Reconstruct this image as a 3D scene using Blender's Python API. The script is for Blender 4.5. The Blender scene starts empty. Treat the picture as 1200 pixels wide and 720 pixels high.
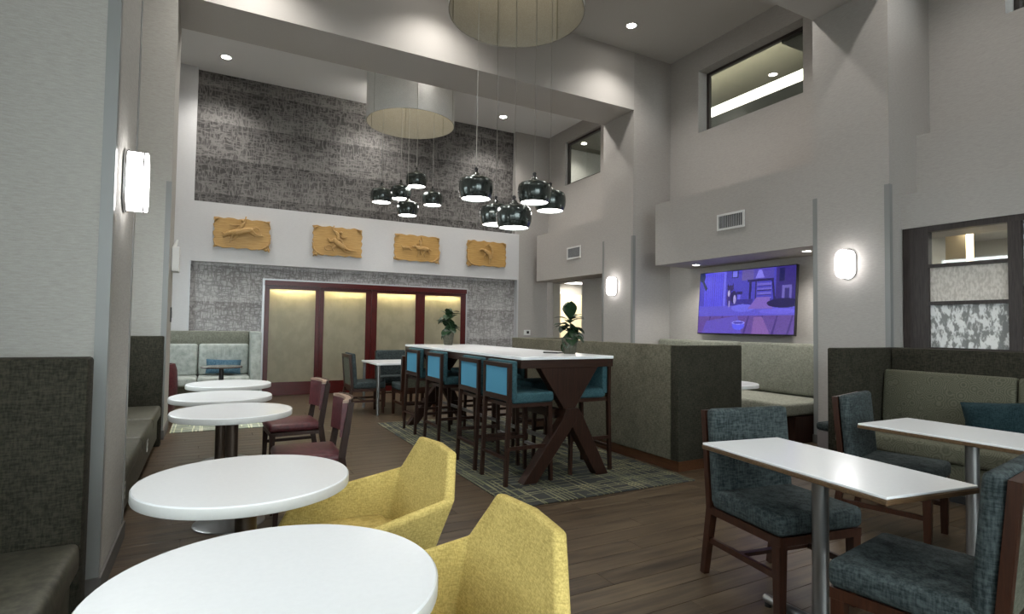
import bpy, bmesh, math, random
import numpy as np
from mathutils import Vector, Matrix
random.seed(7)
PI = math.pi
S = bpy.context.scene
C = S.collection
# ------------------------------------------------------------------ camera
FPX, YAW, PITCH, ROLL, CAMH = 654.7, 0.495024, 0.0358152, 0.0145396, 1.31
fw = Vector((math.sin(YAW)*math.cos(PITCH), math.cos(YAW)*math.cos(PITCH), math.sin(PITCH)))
rt = Vector((math.cos(YAW), -math.sin(YAW), 0)); up = rt.cross(fw)
r2 = math.cos(ROLL)*rt + math.sin(ROLL)*up; u2 = -math.sin(ROLL)*rt + math.cos(ROLL)*up
cd = bpy.data.cameras.new('camera'); cam = bpy.data.objects.new('camera', cd); C.objects.link(cam)
cd.sensor_width = 36; cd.lens = FPX/1200*36; cd.clip_start = 0.02
M = Matrix.Identity(4)
for i in range(3):
    M[i][0], M[i][1], M[i][2] = r2[i], u2[i], -fw[i]
M[2][3] = CAMH
cam.matrix_world = M
S.camera = cam
# ------------------------------------------------------------------ world / light / exposure
W = bpy.data.worlds.new('world'); S.world = W; W.use_nodes = True
W.node_tree.nodes['Background'].inputs[0].default_value = (0.92, 0.96, 1.0, 1)
W.node_tree.nodes['Background'].inputs[1].default_value = 3.2
S.view_settings.view_transform = 'Standard'; S.view_settings.look = 'None'
S.view_settings.exposure = 1.95; S.view_settings.gamma = 1
DOWN_W, SMALL_W, SCONCE_E, PEND_E = 42, 18, 3.2, 3.5
def light(name, kind, loc, power, color=(1, .95, .87), size=.1, rot=(0, 0, 0), spot=2.2, blend=.6, sy=None, parent=None):
    l = bpy.data.lights.new(name, kind); l.energy = power; l.color = color
    if kind == 'SPOT': l.spot_size = spot; l.spot_blend = blend; l.shadow_soft_size = size
    elif kind == 'AREA':
        l.size = size
        if sy: l.shape = 'RECTANGLE'; l.size_y = sy
    else: l.shadow_soft_size = size
    o = bpy.data.objects.new(name, l); C.objects.link(o); o.location = loc; o.rotation_euler = rot
    if parent: o.parent = parent
    return o
# ------------------------------------------------------------------ materials
def nt(name):
    m = bpy.data.materials.new(name); m.use_nodes = True
    t = m.node_tree; return m, t, t.nodes['Principled BSDF']
def N(t, typ, **k):
    n = t.nodes.new(typ)
    for a, v in k.items():
        if a.startswith('i_'):
            key = a[2:]; key = int(key) if key.isdigit() else key
            n.inputs[key].default_value = v
        else: setattr(n, a, v)
    return n
def ramp(t, src, stops):
    r = t.nodes.new('ShaderNodeValToRGB'); e = r.color_ramp.elements
    e[0].position, e[0].color = stops[0][0], (*stops[0][1], 1)
    e[1].position, e[1].color = stops[-1][0], (*stops[-1][1], 1)
    for p, c in stops[1:-1]:
        x = e.new(p); x.color = (*c, 1)
    t.links.new(src, r.inputs[0]); return r.outputs[0]
def math_(t, op, a, b=None, c=None):
    n = t.nodes.new('ShaderNodeMath'); n.operation = op
    for i, v in enumerate((a, b, c)):
        if v is None: continue
        if isinstance(v, (int, float)): n.inputs[i].default_value = v
        else: t.links.new(v, n.inputs[i])
    return n.outputs[0]
def coords(t, scale=(1, 1, 1), kind='Object', rot=(0, 0, 0)):
    c = t.nodes.new('ShaderNodeTexCoord'); m = N(t, 'ShaderNodeMapping'); m.inputs['Scale'].default_value = scale
    m.inputs['Rotation'].default_value = rot
    t.links.new(c.outputs[kind], m.inputs[0]); return m.outputs[0]
def noise(t, scale, vec, detail=3, rough=.6):
    n = N(t, 'ShaderNodeTexNoise'); n.inputs['Scale'].default_value = scale; n.inputs['Detail'].default_value = detail
    n.inputs['Roughness'].default_value = rough
    t.links.new(vec, n.inputs['Vector']); return n.outputs['Fac']
def bump(t, p, h, strength=.3, dist=.002):
    b = N(t, 'ShaderNodeBump'); b.inputs['Strength'].default_value = strength; b.inputs['Distance'].default_value = dist
    t.links.new(h, b.inputs['Height']); t.links.new(b.outputs[0], p.inputs['Normal'])
def plain(name, col, rough=.5, metal=0, spec=.5, emit=None, es=0, coat=0):
    m, t, p = nt(name)
    p.inputs['Base Color'].default_value = (*col, 1); p.inputs['Roughness'].default_value = rough
    p.inputs['Metallic'].default_value = metal; p.inputs['Specular IOR Level'].default_value = spec
    p.inputs['Coat Weight'].default_value = coat
    if emit: p.inputs['Emission Color'].default_value = (*emit, 1); p.inputs['Emission Strength'].default_value = es
    v = noise(t, 40, coords(t), 2)
    bump(t, p, v, .05, .0005)
    return m
def mottled(name, a, b, scale=60, rough=.8, stretch=(1, 1, 1), bs=.3, bd=.002, lo=.35, hi=.65, spec=.3, detail=4, sheen=0):
    m, t, p = nt(name)
    v = noise(t, scale, coords(t, stretch), detail)
    t.links.new(ramp(t, v, [(lo, a), (hi, b)]), p.inputs['Base Color'])
    p.inputs['Roughness'].default_value = rough; p.inputs['Specular IOR Level'].default_value = spec
    p.inputs['Sheen Weight'].default_value = sheen
    bump(t, p, v, bs, bd); return m
def weave(name, a, b, scale=130, rough=.9, spec=.2):
    """fabric: fine vertical and horizontal threads over a broader mottling"""
    m, t, p = nt(name)
    v1 = noise(t, scale, coords(t, (1, 1, .22)), 3); v2 = noise(t, scale, coords(t, (.22, .22, 1)), 3)
    v3 = noise(t, 9, coords(t), 3)
    s = math_(t, 'ADD', math_(t, 'MULTIPLY', math_(t, 'ADD', v1, v2), .42), math_(t, 'MULTIPLY', v3, .16))
    t.links.new(ramp(t, s, [(.41, a), (.59, b)]), p.inputs['Base Color'])
    p.inputs['Roughness'].default_value = rough; p.inputs['Specular IOR Level'].default_value = spec
    bump(t, p, s, .35, .002); return m
def wood(name, a, b, axis=0, rough=.4, scale=6, spec=.4):
    m, t, p = nt(name)
    st = [14, 14, 14]; st[axis] = 1
    v = noise(t, scale, coords(t, st), 5, .65)
    t.links.new(ramp(t, v, [(.3, a), (.7, b)]), p.inputs['Base Color'])
    p.inputs['Roughness'].default_value = rough; p.inputs['Specular IOR Level'].default_value = spec
    bump(t, p, v, .12, .001); return m
def floor_mat():
    m, t, p = nt('wood_plank')
    oi = N(t, 'ShaderNodeObjectInfo')
    g = N(t, 'ShaderNodeNewGeometry')
    mp = N(t, 'ShaderNodeMapping'); mp.inputs['Scale'].default_value = (1.1, 13, 1)
    t.links.new(g.outputs['Position'], mp.inputs[0])
    add = N(t, 'ShaderNodeVectorMath'); add.operation = 'ADD'
    cmb = N(t, 'ShaderNodeCombineXYZ'); t.links.new(math_(t, 'MULTIPLY', oi.outputs['Random'], 40), cmb.inputs[0])
    t.links.new(math_(t, 'MULTIPLY', oi.outputs['Random'], 27), cmb.inputs[1])
    t.links.new(mp.outputs[0], add.inputs[0]); t.links.new(cmb.outputs[0], add.inputs[1])
    v = noise(t, 1.7, add.outputs[0], 6, .62)
    mp2 = N(t, 'ShaderNodeMapping'); mp2.inputs['Scale'].default_value = (5, 120, 1); t.links.new(g.outputs['Position'], mp2.inputs[0])
    v2 = noise(t, 1, mp2.outputs[0], 3)
    s = math_(t, 'ADD', math_(t, 'ADD', math_(t, 'MULTIPLY', v, .72), math_(t, 'MULTIPLY', v2, .2)), math_(t, 'MULTIPLY', oi.outputs['Random'], .08))
    t.links.new(ramp(t, s, [(.36, (.055, .039, .031)), (.48, (.125, .092, .074)), (.62, (.215, .168, .138))]), p.inputs['Base Color'])
    p.inputs['Roughness'].default_value = .36; p.inputs['Specular IOR Level'].default_value = .5
    bump(t, p, v2, .12, .001); return m
def wallpaper(name, a, b, stretch=(1, 1, 1)):
    m, t, p = nt(name)
    v = noise(t, 90, coords(t, (.22, .22, 1.6), 'Object'), 4, .7)
    w = noise(t, 260, coords(t), 2); s = math_(t, 'ADD', math_(t, 'MULTIPLY', v, .75), math_(t, 'MULTIPLY', w, .25))
    t.links.new(ramp(t, s, [(.3, a), (.7, b)]), p.inputs['Base Color'])
    p.inputs['Roughness'].default_value = .75; p.inputs['Specular IOR Level'].default_value = .25
    bump(t, p, s, .35, .0015); return m
def sketch_pattern(name, dark, light_, band=.63, inv=False):
    """woven-stroke wallcovering in horizontal drops, each drop dark at its head"""
    m, t, p = nt(name)
    g = N(t, 'ShaderNodeNewGeometry'); sp = N(t, 'ShaderNodeSeparateXYZ'); t.links.new(g.outputs['Position'], sp.inputs[0])
    z = sp.outputs[2]
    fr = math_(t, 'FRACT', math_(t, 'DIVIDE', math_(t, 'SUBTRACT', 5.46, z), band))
    def st(sx, sz, sc):
        mp = N(t, 'ShaderNodeMapping'); mp.inputs['Scale'].default_value = (sx, 1, sz); t.links.new(g.outputs['Position'], mp.inputs[0])
        return noise(t, sc, mp.outputs[0], 2, .5)
    v1 = st(4.2, .9, 5.2); v2 = st(.8, 3.4, 5.2); v3 = st(1.5, .25, 1.6)
    if inv: v2 = math_(t, 'ADD', v2, .04)
    l1 = math_(t, 'ABSOLUTE', math_(t, 'SUBTRACT', v1, .5)); l2 = math_(t, 'ABSOLUTE', math_(t, 'SUBTRACT', v2, .5))
    ln = math_(t, 'MINIMUM', l1, l2)                     # thin crossing strokes
    k = math_(t, 'MULTIPLY', ln, 13.0)
    k = math_(t, 'MINIMUM', k, 1.0)
    if inv: k = math_(t, 'SUBTRACT', 1.0, k)
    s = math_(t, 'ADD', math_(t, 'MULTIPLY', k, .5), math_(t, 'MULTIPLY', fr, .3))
    s = math_(t, 'ADD', s, math_(t, 'MULTIPLY', math_(t, 'SUBTRACT', v3, .5), .5))
    t.links.new(ramp(t, s, [(.08, dark), (.75, light_)]), p.inputs['Base Color'])
    p.inputs['Roughness'].default_value = .65; bump(t, p, k, .2, .001); return m
def rug_mat(name, base, line, line2):
    m, t, p = nt(name)
    tc = coords(t); sp = N(t, 'ShaderNodeSeparateXYZ'); t.links.new(tc, sp.inputs[0])
    def lines(u, v, f, thr, wid, seed):
        cu = math_(t, 'MULTIPLY', u, f); cell = math_(t, 'FLOOR', cu); fr = math_(t, 'FRACT', cu)
        wn = N(t, 'ShaderNodeTexWhiteNoise', noise_dimensions='2D'); cb = N(t, 'ShaderNodeCombineXYZ')
        t.links.new(cell, cb.inputs[0])
        t.links.new(math_(t, 'FLOOR', math_(t, 'ADD', math_(t, 'MULTIPLY', v, 2.2), math_(t, 'MULTIPLY', cell, .37+seed))), cb.inputs[1])
        t.links.new(cb.outputs[0], wn.inputs['Vector'])
        on = math_(t, 'GREATER_THAN', wn.outputs['Value'], thr)
        return math_(t, 'MULTIPLY', on, math_(t, 'LESS_THAN', fr, wid))
    a = lines(sp.outputs[0], sp.outputs[1], 26, .5, .32, 0); b = lines(sp.outputs[1], sp.outputs[0], 26, .5, .32, .11)
    a2 = lines(sp.outputs[0], sp.outputs[1], 11, .6, .16, .3)
    l = math_(t, 'MINIMUM', math_(t, 'ADD', math_(t, 'ADD', a, b), a2), 1)
    nn = noise(t, 5, tc, 2); l = math_(t, 'MULTIPLY', l, math_(t, 'MINIMUM', math_(t, 'MULTIPLY', nn, 1.5), 1))
    mx = N(t, 'ShaderNodeMix', data_type='RGBA'); t.links.new(l, mx.inputs[0])
    t.links.new(ramp(t, noise(t, 3, tc, 3), [(.4, base), (.6, tuple(x*1.5 for x in base))]), mx.inputs[6])
    t.links.new(ramp(t, noise(t, 2, tc, 1), [(.4, line), (.6, line2)]), mx.inputs[7])
    t.links.new(mx.outputs[2], p.inputs['Base Color']); p.inputs['Roughness'].default_value = .95
    bump(t, p, noise(t, 300, tc, 2), .4, .003); return m
def glass(name, tint=(.9, .93, .92), mix=.1, rough=.02):
    m, t, p = nt(name); t.nodes.remove(p)
    a = N(t, 'ShaderNodeBsdfTransparent'); a.inputs[0].default_value = (*tint, 1)
    b = N(t, 'ShaderNodeBsdfGlossy'); b.inputs['Roughness'].default_value = rough
    x = N(t, 'ShaderNodeMixShader'); x.inputs[0].default_value = mix
    t.links.new(a.outputs[0], x.inputs[1]); t.links.new(b.outputs[0], x.inputs[2])
    t.links.new(x.outputs[0], t.nodes['Material Output'].inputs[0]); return m
def frosted(name, a, b, scale, stretch=(1, 1, 1), trans=.5, lo=.4, hi=.6, rough=.3):
    m, t, p = nt(name)
    v = noise(t, scale, coords(t, stretch), 3)
    c = ramp(t, v, [(lo, a), (hi, b)])
    t.links.new(c, p.inputs['Base Color']); p.inputs['Roughness'].default_value = rough
    tr = N(t, 'ShaderNodeBsdfTranslucent'); t.links.new(c, tr.inputs[0])
    x = N(t, 'ShaderNodeMixShader'); x.inputs[0].default_value = trans
    t.links.new(p.outputs[0], x.inputs[1]); t.links.new(tr.outputs[0], x.inputs[2])
    t.links.new(x.outputs[0], t.nodes['Material Output'].inputs[0]); bump(t, p, v, .2, .002); return m
def damask(name, a, b):
    """bench fabric with swirling tone-on-tone leaf pattern"""
    m, t, p = nt(name)
    v = N(t, 'ShaderNodeTexVoronoi', feature='F1'); v.inputs['Scale'].default_value = 11
    tc = coords(t); t.links.new(tc, v.inputs['Vector'])
    r = math_(t, 'SINE', math_(t, 'MULTIPLY', v.outputs['Distance'], 42))
    n = noise(t, 150, tc, 3)
    s = math_(t, 'ADD', math_(t, 'MULTIPLY', math_(t, 'ADD', r, 1), .2), math_(t, 'MULTIPLY', n, .6))
    t.links.new(ramp(t, s, [(.25, a), (.75, b)]), p.inputs['Base Color']); p.inputs['Roughness'].default_value = .85
    p.inputs['Specular IOR Level'].default_value = .2; bump(t, p, s, .25, .002); return m
MW = wallpaper('grey_wallcovering', (.345, .325, .305), (.445, .425, .405))
MWL = wallpaper('column_wallcovering', (.31, .30, .275), (.43, .42, .39))
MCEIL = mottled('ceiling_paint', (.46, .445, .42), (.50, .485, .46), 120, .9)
MCEIL2 = mottled('far_ceiling_bounce_tone', (.72, .72, .72), (.76, .76, .76), 120, .9)  # far bay ceiling made paler; its bounced light is put into the colour
MBEAM = mottled('beam_paint', (.44, .42, .40), (.48, .46, .44), 150, .85)
MBAND = wallpaper('pale_wall_paint', (.56, .56, .57), (.64, .64, .65))
MGUARD = plain('corner_guard_plastic', (.30, .34, .35), .35)
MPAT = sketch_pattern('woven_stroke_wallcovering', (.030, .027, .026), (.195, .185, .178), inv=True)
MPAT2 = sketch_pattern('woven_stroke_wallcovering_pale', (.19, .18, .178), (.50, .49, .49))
MTRIM = plain('grey_metal_trim', (.55, .56, .58), .35, .3)
MSUB = plain('subfloor', (.05, .04, .035), .9)
MFLOOR = floor_mat()
MRUG = rug_mat('bar_rug_weave', (.032, .038, .034), (.27, .30, .135), (.48, .48, .24))
MRUG2 = rug_mat('lounge_rug_weave', (.20, .23, .19), (.75, .75, .60), (.60, .66, .38))
MCHAR = weave('charcoal_green_tweed', (.045, .048, .038), (.135, .138, .112))
MSAGE = weave('sage_tweed', (.10, .108, .088), (.235, .24, .20))
MSEATG = mottled('bench_seat_vinyl', (.085, .09, .075), (.19, .20, .165), 28, .45, bs=.2, spec=.4)
MTVS = weave('pale_sage_fabric', (.20, .225, .185), (.36, .385, .33))
MDAM = damask('swirl_pattern_fabric', (.14, .15, .115), (.25, .265, .21))
MPALE = mottled('pale_grey_vinyl', (.36, .40, .37), (.56, .60, .57), 12, .45)
MBLUEG = weave('blue_grey_tweed', (.035, .052, .055), (.15, .19, .195), 110)
MKHAKI = weave('khaki_tweed', (.10, .105, .075), (.22, .225, .17), 160)
MBLUE = weave('teal_blue_fabric', (.03, .115, .17), (.09, .24, .32), 200)
MTEALP = weave('dark_teal_fabric', (.010, .035, .045), (.045, .095, .11), 160)
MPILB = weave('blue_pillow_fabric', (.05, .13, .21), (.16, .28, .37), 90)
MYEL = weave('mustard_yellow_tweed', (.38, .29, .085), (.61, .475, .165), 260)
MMAR = mottled('maroon_vinyl', (.105, .018, .026), (.20, .045, .055), 30, .4, spec=.4)
MWD = wood('dark_walnut', (.020, .010, .007), (.065, .032, .022), 2, .5, spec=.25)
MWDX = wood('dark_walnut_rail', (.022, .011, .008), (.07, .034, .023), 0)
MWRED = wood('red_brown_wood', (.045, .018, .011), (.115, .046, .027), 2)
MMAH = wood('mahogany_frame', (.055, .006, .007), (.115, .014, .014), 2, .3)
MMAHX = wood('mahogany_rail', (.055, .006, .007), (.115, .014, .014), 0, .3)
MWEN = wood('wenge_screen_wood', (.035, .026, .024), (.09, .07, .065), 2, .45)
MEDGE = wood('brown_table_edge', (.09, .05, .022), (.20, .12, .06), 0, .4)
MPLINTH = wood('bench_plinth_wood', (.09, .035, .015), (.17, .07, .03), 1, .4)
MWHITE = mottled('white_laminate', (.74, .76, .78), (.76, .78, .80), 60, .2, bs=.0, bd=.0003, spec=.5)
MRIM = mottled('white_table_rim', (.68, .68, .66), (.70, .70, .68), 60, .4, bs=.02)
MSTEEL = plain('brushed_steel', (.50, .50, .50), .32, .9)
MPOSTD = plain('dark_bronze_post', (.075, .055, .042), .35, .6)
MBLACK = plain('black_plastic', (.012, .012, .014), .35)
MPEND = plain('gunmetal_enamel', (.05, .062, .058), .22, .65, coat=.5)
MCORD = plain('grey_cord', (.50, .48, .45), .6)
MDRUM = weave('white_drum_fabric', (.66, .66, .64), (.78, .78, .76), 200)
MDRUMIN = weave('beige_drum_lining', (.42, .40, .30), (.52, .50, .39), 200)
MSEAM = plain('drum_seam', (.25, .24, .19), .8)
def emis(name, col, s):
    m = plain(name, (.8, .8, .8), .5, emit=col, es=s); return m
EPEND = emis('pendant_diffuser_lit', (1, .97, .93), PEND_E)
ESCON = emis('sconce_glass_lit', (1, .97, .96), SCONCE_E)
EDOWN = emis('downlight_lit', (1, .95, .85), 14)
EWARM = emis('warm_cove_lit', (1, .94, .76), 1.1)
EPANEL = emis('corridor_panel_lit', (1, .98, .94), 2.5)
MWPL = plain('white_plastic', (.72, .73, .72), .4)
MCHROME = plain('chrome', (.55, .55, .56), .15, 1)
MART = wood('honey_carved_wood', (.46, .24, .07), (.70, .42, .15), 0, .42, 4)
MARTD = wood('carved_relief_wood', (.42, .22, .07), (.68, .42, .17), 0, .4, 8)
MPOT = mottled('grey_green_pot', (.10, .10, .07), (.20, .19, .14), 50, .7)
MSOIL = mottled('potting_soil', (.02, .014, .01), (.05, .035, .02), 90, .95)
MLEAF = mottled('dark_green_leaf', (.012, .032, .014), (.035, .085, .035), 14, .35, spec=.5)
MSTEM = plain('plant_stem', (.06, .07, .03), .6)
MDOORG = frosted('frosted_amber_glass', (.50, .465, .34), (.57, .53, .40), 6, (1, 1, .7), .55)
MFR1 = frosted('ribbed_white_glass', (.55, .53, .50), (.74, .72, .69), 50, (1, 1, .5), .45)
MFR2 = frosted('patterned_white_glass', (.30, .31, .31), (.85, .87, .88), 22, (1, 1, .5), .45, .45, .55)
MCLEAR = glass('clear_glass')
MCREAM = plain('cream_door_paint', (.75, .62, .40), .5)
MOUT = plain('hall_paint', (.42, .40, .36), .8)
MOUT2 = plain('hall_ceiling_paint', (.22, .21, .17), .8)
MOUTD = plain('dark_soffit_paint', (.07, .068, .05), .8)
MMAHT = wood('dark_round_top', (.05, .035, .03), (.12, .09, .08), 0, .12)
def tone(m, k, kg=None, kb=None):
    kg = kg or k; kb = kb or k
    for n in m.node_tree.nodes:
        if n.type == 'VALTORGB':
            for e in n.color_ramp.elements: c = e.color; e.color = (c[0]*k, c[1]*kg, c[2]*kb, 1)
        elif n.type == 'BSDF_PRINCIPLED' and not n.inputs['Base Color'].is_linked:
            c = n.inputs['Base Color'].default_value; n.inputs['Base Color'].default_value = (c[0]*k, c[1]*kg, c[2]*kb, 1)
for m_, k_ in ((MFLOOR, (.47, .43, .31)), (MRUG, (.5, .47, .5)), (MCHAR, (.30, .27, .235)), (MSAGE, (.60, .53, .46)), (MSEATG, (.48, .44, .40)), (MTVS, (.72, .68, .66)), (MDAM, (.45, .42, .38)),
               (MPALE, (.85,)), (MBLUEG, (.37, .37, .37)), (MKHAKI, (.5,)), (MBLUE, (.5, .42, .36)), (MTEALP, (.45,)), (MMAR, (.5,)), (MWD, (.48, .36, .27)), (MWDX, (.48, .36, .27)), (MWRED, (.38, .31, .24)),
               (MMAH, (.8, .4, .3)), (MMAHX, (.8, .4, .3)), (MWEN, (.6,)), (MEDGE, (.6,)), (MPLINTH, (.6,)), (MART, (.85, .9, .9)), (MARTD, (.85, .9, .9)), (MDRUMIN, (.7, .7, .8)), (MDRUM, (1.0,)), (MPOT, (.5,)), (MLEAF, (.7,)),
               (MGUARD, (.75, .68, .65)), (MRIM, (.85,)), (MSTEEL, (.6,)), (MPILB, (.7,))): tone(m_, *k_)
# ------------------------------------------------------------------ mesh helpers
class B:
    def __init__(s): s.bm = bmesh.new()
    def _add(s, b2, mat=None):
        me = bpy.data.meshes.new('t')
        if mat is not None: b2.transform(mat)
        b2.to_mesh(me); b2.free(); s.bm.from_mesh(me); bpy.data.meshes.remove(me); return s
    def box(s, x0, y0, z0, x1, y1, z1, r=0, seg=2, mat=None):
        b = bmesh.new(); bmesh.ops.create_cube(b, size=1)
        for v in b.verts:
            v.co = Vector((x0+(v.co.x+.5)*(x1-x0), y0+(v.co.y+.5)*(y1-y0), z0+(v.co.z+.5)*(z1-z0)))
        if r > 0: bmesh.ops.bevel(b, geom=b.edges[:], offset=r, segments=seg, affect='EDGES', profile=.5)
        return s._add(b, mat)
    def bar(s, p0, p1, a, b_=None, a1=None, b1=None, up=None, r=0):
        """square bar from p0 to p1; section a x b_ at the start, a1 x b1 at the end"""
        p0, p1 = Vector(p0), Vector(p1); b_ = b_ or a; a1 = a1 or a; b1 = b1 or b_
        d = (p1-p0).normalized(); u = Vector(up) if up else (Vector((0, 1, 0)) if abs(d.y) < .9 else Vector((0, 0, 1)))
        x = u.cross(d).normalized(); y = d.cross(x)
        b = bmesh.new(); vs = []
        for p, w, h in ((p0, a, b_), (p1, a1, b1)):
            for i, j in ((-1, -1), (1, -1), (1, 1), (-1, 1)): vs.append(b.verts.new(p+x*i*w/2+y*j*h/2))
        for f in ((3, 2, 1, 0), (4, 5, 6, 7), (0, 1, 5, 4), (1, 2, 6, 5), (2, 3, 7, 6), (3, 0, 4, 7)): b.faces.new([vs[i] for i in f])
        if r: bmesh.ops.bevel(b, geom=b.edges[:], offset=r, segments=1, affect='EDGES')
        return s._add(b)
    def cyl(s, p0, p1, r0, r1=None, seg=20):
        p0, p1 = Vector(p0), Vector(p1); r1 = r0 if r1 is None else r1; d = p1-p0
        b = bmesh.new(); bmesh.ops.create_cone(b, cap_ends=True, segments=seg, radius1=r0, radius2=r1, depth=d.length)
        return s._add(b, Matrix.Translation((p0+p1)/2) @ Vector((0, 0, 1)).rotation_difference(d).to_matrix().to_4x4())
    def lathe(s, prof, c=(0, 0, 0), seg=32, mat=None):
        b = bmesh.new(); rings = []
        for r, z in prof:
            if r < 1e-5: rings.append([b.verts.new((c[0], c[1], c[2]+z))])
            else: rings.append([b.verts.new((c[0]+r*math.cos(2*PI*i/seg), c[1]+r*math.sin(2*PI*i/seg), c[2]+z)) for i in range(seg)])
        for A, Bq in zip(rings, rings[1:]):
            for i in range(seg):
                j = (i+1) % seg
                if len(A) == 1 and len(Bq) == 1: continue
                if len(A) == 1: b.faces.new((A[0], Bq[i], Bq[j]))
                elif len(Bq) == 1: b.faces.new((A[i], A[j], Bq[0]))
                else: b.faces.new((A[i], A[j], Bq[j], Bq[i]))
        return s._add(b, mat)
    def prism(s, pts, h, mat=None, r=0):
        """outline pts in XY, extruded to height h along Z"""
        b = bmesh.new(); v0 = [b.verts.new((x, y, 0)) for x, y in pts]; v1 = [b.verts.new((x, y, h)) for x, y in pts]
        n = len(pts); b.faces.new(v0[::-1]); b.faces.new(v1)
        for i in range(n): b.faces.new((v0[i], v0[(i+1) % n], v1[(i+1) % n], v1[i]))
        bmesh.ops.recalc_face_normals(b, faces=b.faces)
        if r: bmesh.ops.bevel(b, geom=b.edges[:], offset=r, segments=1, affect='EDGES')
        return s._add(b, mat)
    def ball(s, c, rx, ry=None, rz=None, seg=14, rot=None):
        b = bmesh.new(); bmesh.ops.create_uvsphere(b, u_segments=seg, v_segments=seg//2+2, radius=1)
        m = Matrix.Translation(c) @ (rot or Matrix.Identity(4)) @ Matrix.Diagonal((rx, ry or rx, rz or rx, 1))
        return s._add(b, m)
    def tube(s, pts, rad, seg=8):
        for i in range(len(pts)-1):
            r0 = rad[i] if isinstance(rad, (list, tuple)) else rad; r1 = rad[i+1] if isinstance(rad, (list, tuple)) else rad
            s.cyl(pts[i], pts[i+1], r0, r1, seg); s.ball(pts[i+1], r1, seg=8)
        s.ball(pts[0], rad[0] if isinstance(rad, (list, tuple)) else rad, seg=8); return s
def obj(name, b, mat, parent=None, smooth=False, kind=None, label=None, loc=None):
    me = b if isinstance(b, bpy.types.Mesh) else bpy.data.meshes.new(name)
    if not isinstance(b, bpy.types.Mesh):
        bmesh.ops.recalc_face_normals(b.bm, faces=b.bm.faces)
        if smooth:
            for f in b.bm.faces: f.smooth = True
            for e in b.bm.edges:
                if len(e.link_faces) == 2 and e.calc_face_angle(0) > .75: e.smooth = False
        b.bm.to_mesh(me); b.bm.free()
        for m in (mat if isinstance(mat, list) else [mat]): me.materials.append(m)
    o = bpy.data.objects.new(name, me); C.objects.link(o)
    if parent: o.parent = parent
    if kind: o['kind'] = kind
    if label: o['label'] = label
    if loc: o.location = loc
    return o
def struct(name, b, mat, parent=None, smooth=False):
    return obj(name, b, mat, parent, smooth, None if parent else 'structure')
def thing(name, label, cat, loc=(0, 0, 0), rz=0, group=None):
    o = bpy.data.objects.new(name, None); C.objects.link(o); o.empty_display_size = .1
    o.location = loc; o.rotation_euler = (0, 0, rz); o['label'] = label; o['category'] = cat
    if group: o['group'] = group
    return o
def tag(o, label, cat, group=None):
    o['label'] = label; o['category'] = cat
    if group: o['group'] = group
    return o
def dup(root, loc, rz, label, group=None):
    r = root.copy(); C.objects.link(r); r.location = loc; r.rotation_euler = (0, 0, rz); r['label'] = label
    if group: r['group'] = group
    for ch in list(root.children):
        c = ch.copy(); C.objects.link(c); c.parent = r
        for g in list(ch.children):
            d = g.copy(); C.objects.link(d); d.parent = c
    return r
def bx(*a, **k): return B().box(*a, **k)
# ------------------------------------------------------------------ levels
XC, XR, XL = 6.3, 7.14, -.43            # column faces, right wall, left column faces
YA0, YA1, YB0, YB1, YBK = 3.28, 4.13, 7.36, 8.2, 10.9
ZBEAM, ZC1, ZC2 = 5.07, 6.07, 5.70
# ------------------------------------------------------------------ floor
fl = struct('floor', bx(-1.6, -4.2, -.06, 10.4, 13.2, -.0125), MSUB)
struct('added_ground', bx(-40, -40, -.3, 40, 40, -.07), mottled('added_ground_grey', (.14, .14, .135), (.20, .20, .19), 3, .9))  # unseen ground, added to cut light rising through the windows
cells = []
PW, PL = .15, 1.2
rows = int((10.95+1.5)/PW)
for j in range(rows):
    y = -1.0+j*PW; off = ((j*0.37) % 1)*PL+random.uniform(-.1, .1)
    x = -1.5-off
    while x < 7.1:
        cells.append((x, y)); x += PL
def seen(c):
    x, y = c[0]+PL/2, c[1]+PW/2
    d = Vector((x, y, -CAMH)); k = d.dot(fw)
    if k < .5: return -1
    px = 600+FPX*d.dot(r2)/k; py = 360-FPX*d.dot(u2)/k
    if px < -60 or px > 1260 or py > 790 or x < -.7 or x > 6.6: return -1
    return 1/k
cells.sort(key=lambda c: -seen(c))
g = B().box(0, 0, -.012, PL-.0025, PW-.0025, 0, r=.0012, seg=1)
first = obj('plank', g, MFLOOR, fl); first.location = (*cells[0], 0)
for c in cells[1:300]:
    o = first.copy(); C.objects.link(o); o.location = (*c, 0)
rest = B()
vs, fs = [], []
for c in cells[300:]:
    x, y = c; n = len(vs); w, h = PL-.0025, PW-.0025
    vs += [(x+a, y+b, z) for z in (-.012, -.0004) for a, b in ((0, 0), (w, 0), (w, h), (0, h))]
    fs += [(n+4, n+5, n+6, n+7), (n, n+1, n+5, n+4), (n+1, n+2, n+6, n+5), (n+2, n+3, n+7, n+6), (n+3, n, n+4, n+7)]
me = bpy.data.meshes.new('planks'); me.from_pydata(vs, [], fs); me.materials.append(MFLOOR)
obj('plank_field', me, None, fl, kind='stuff')
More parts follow.
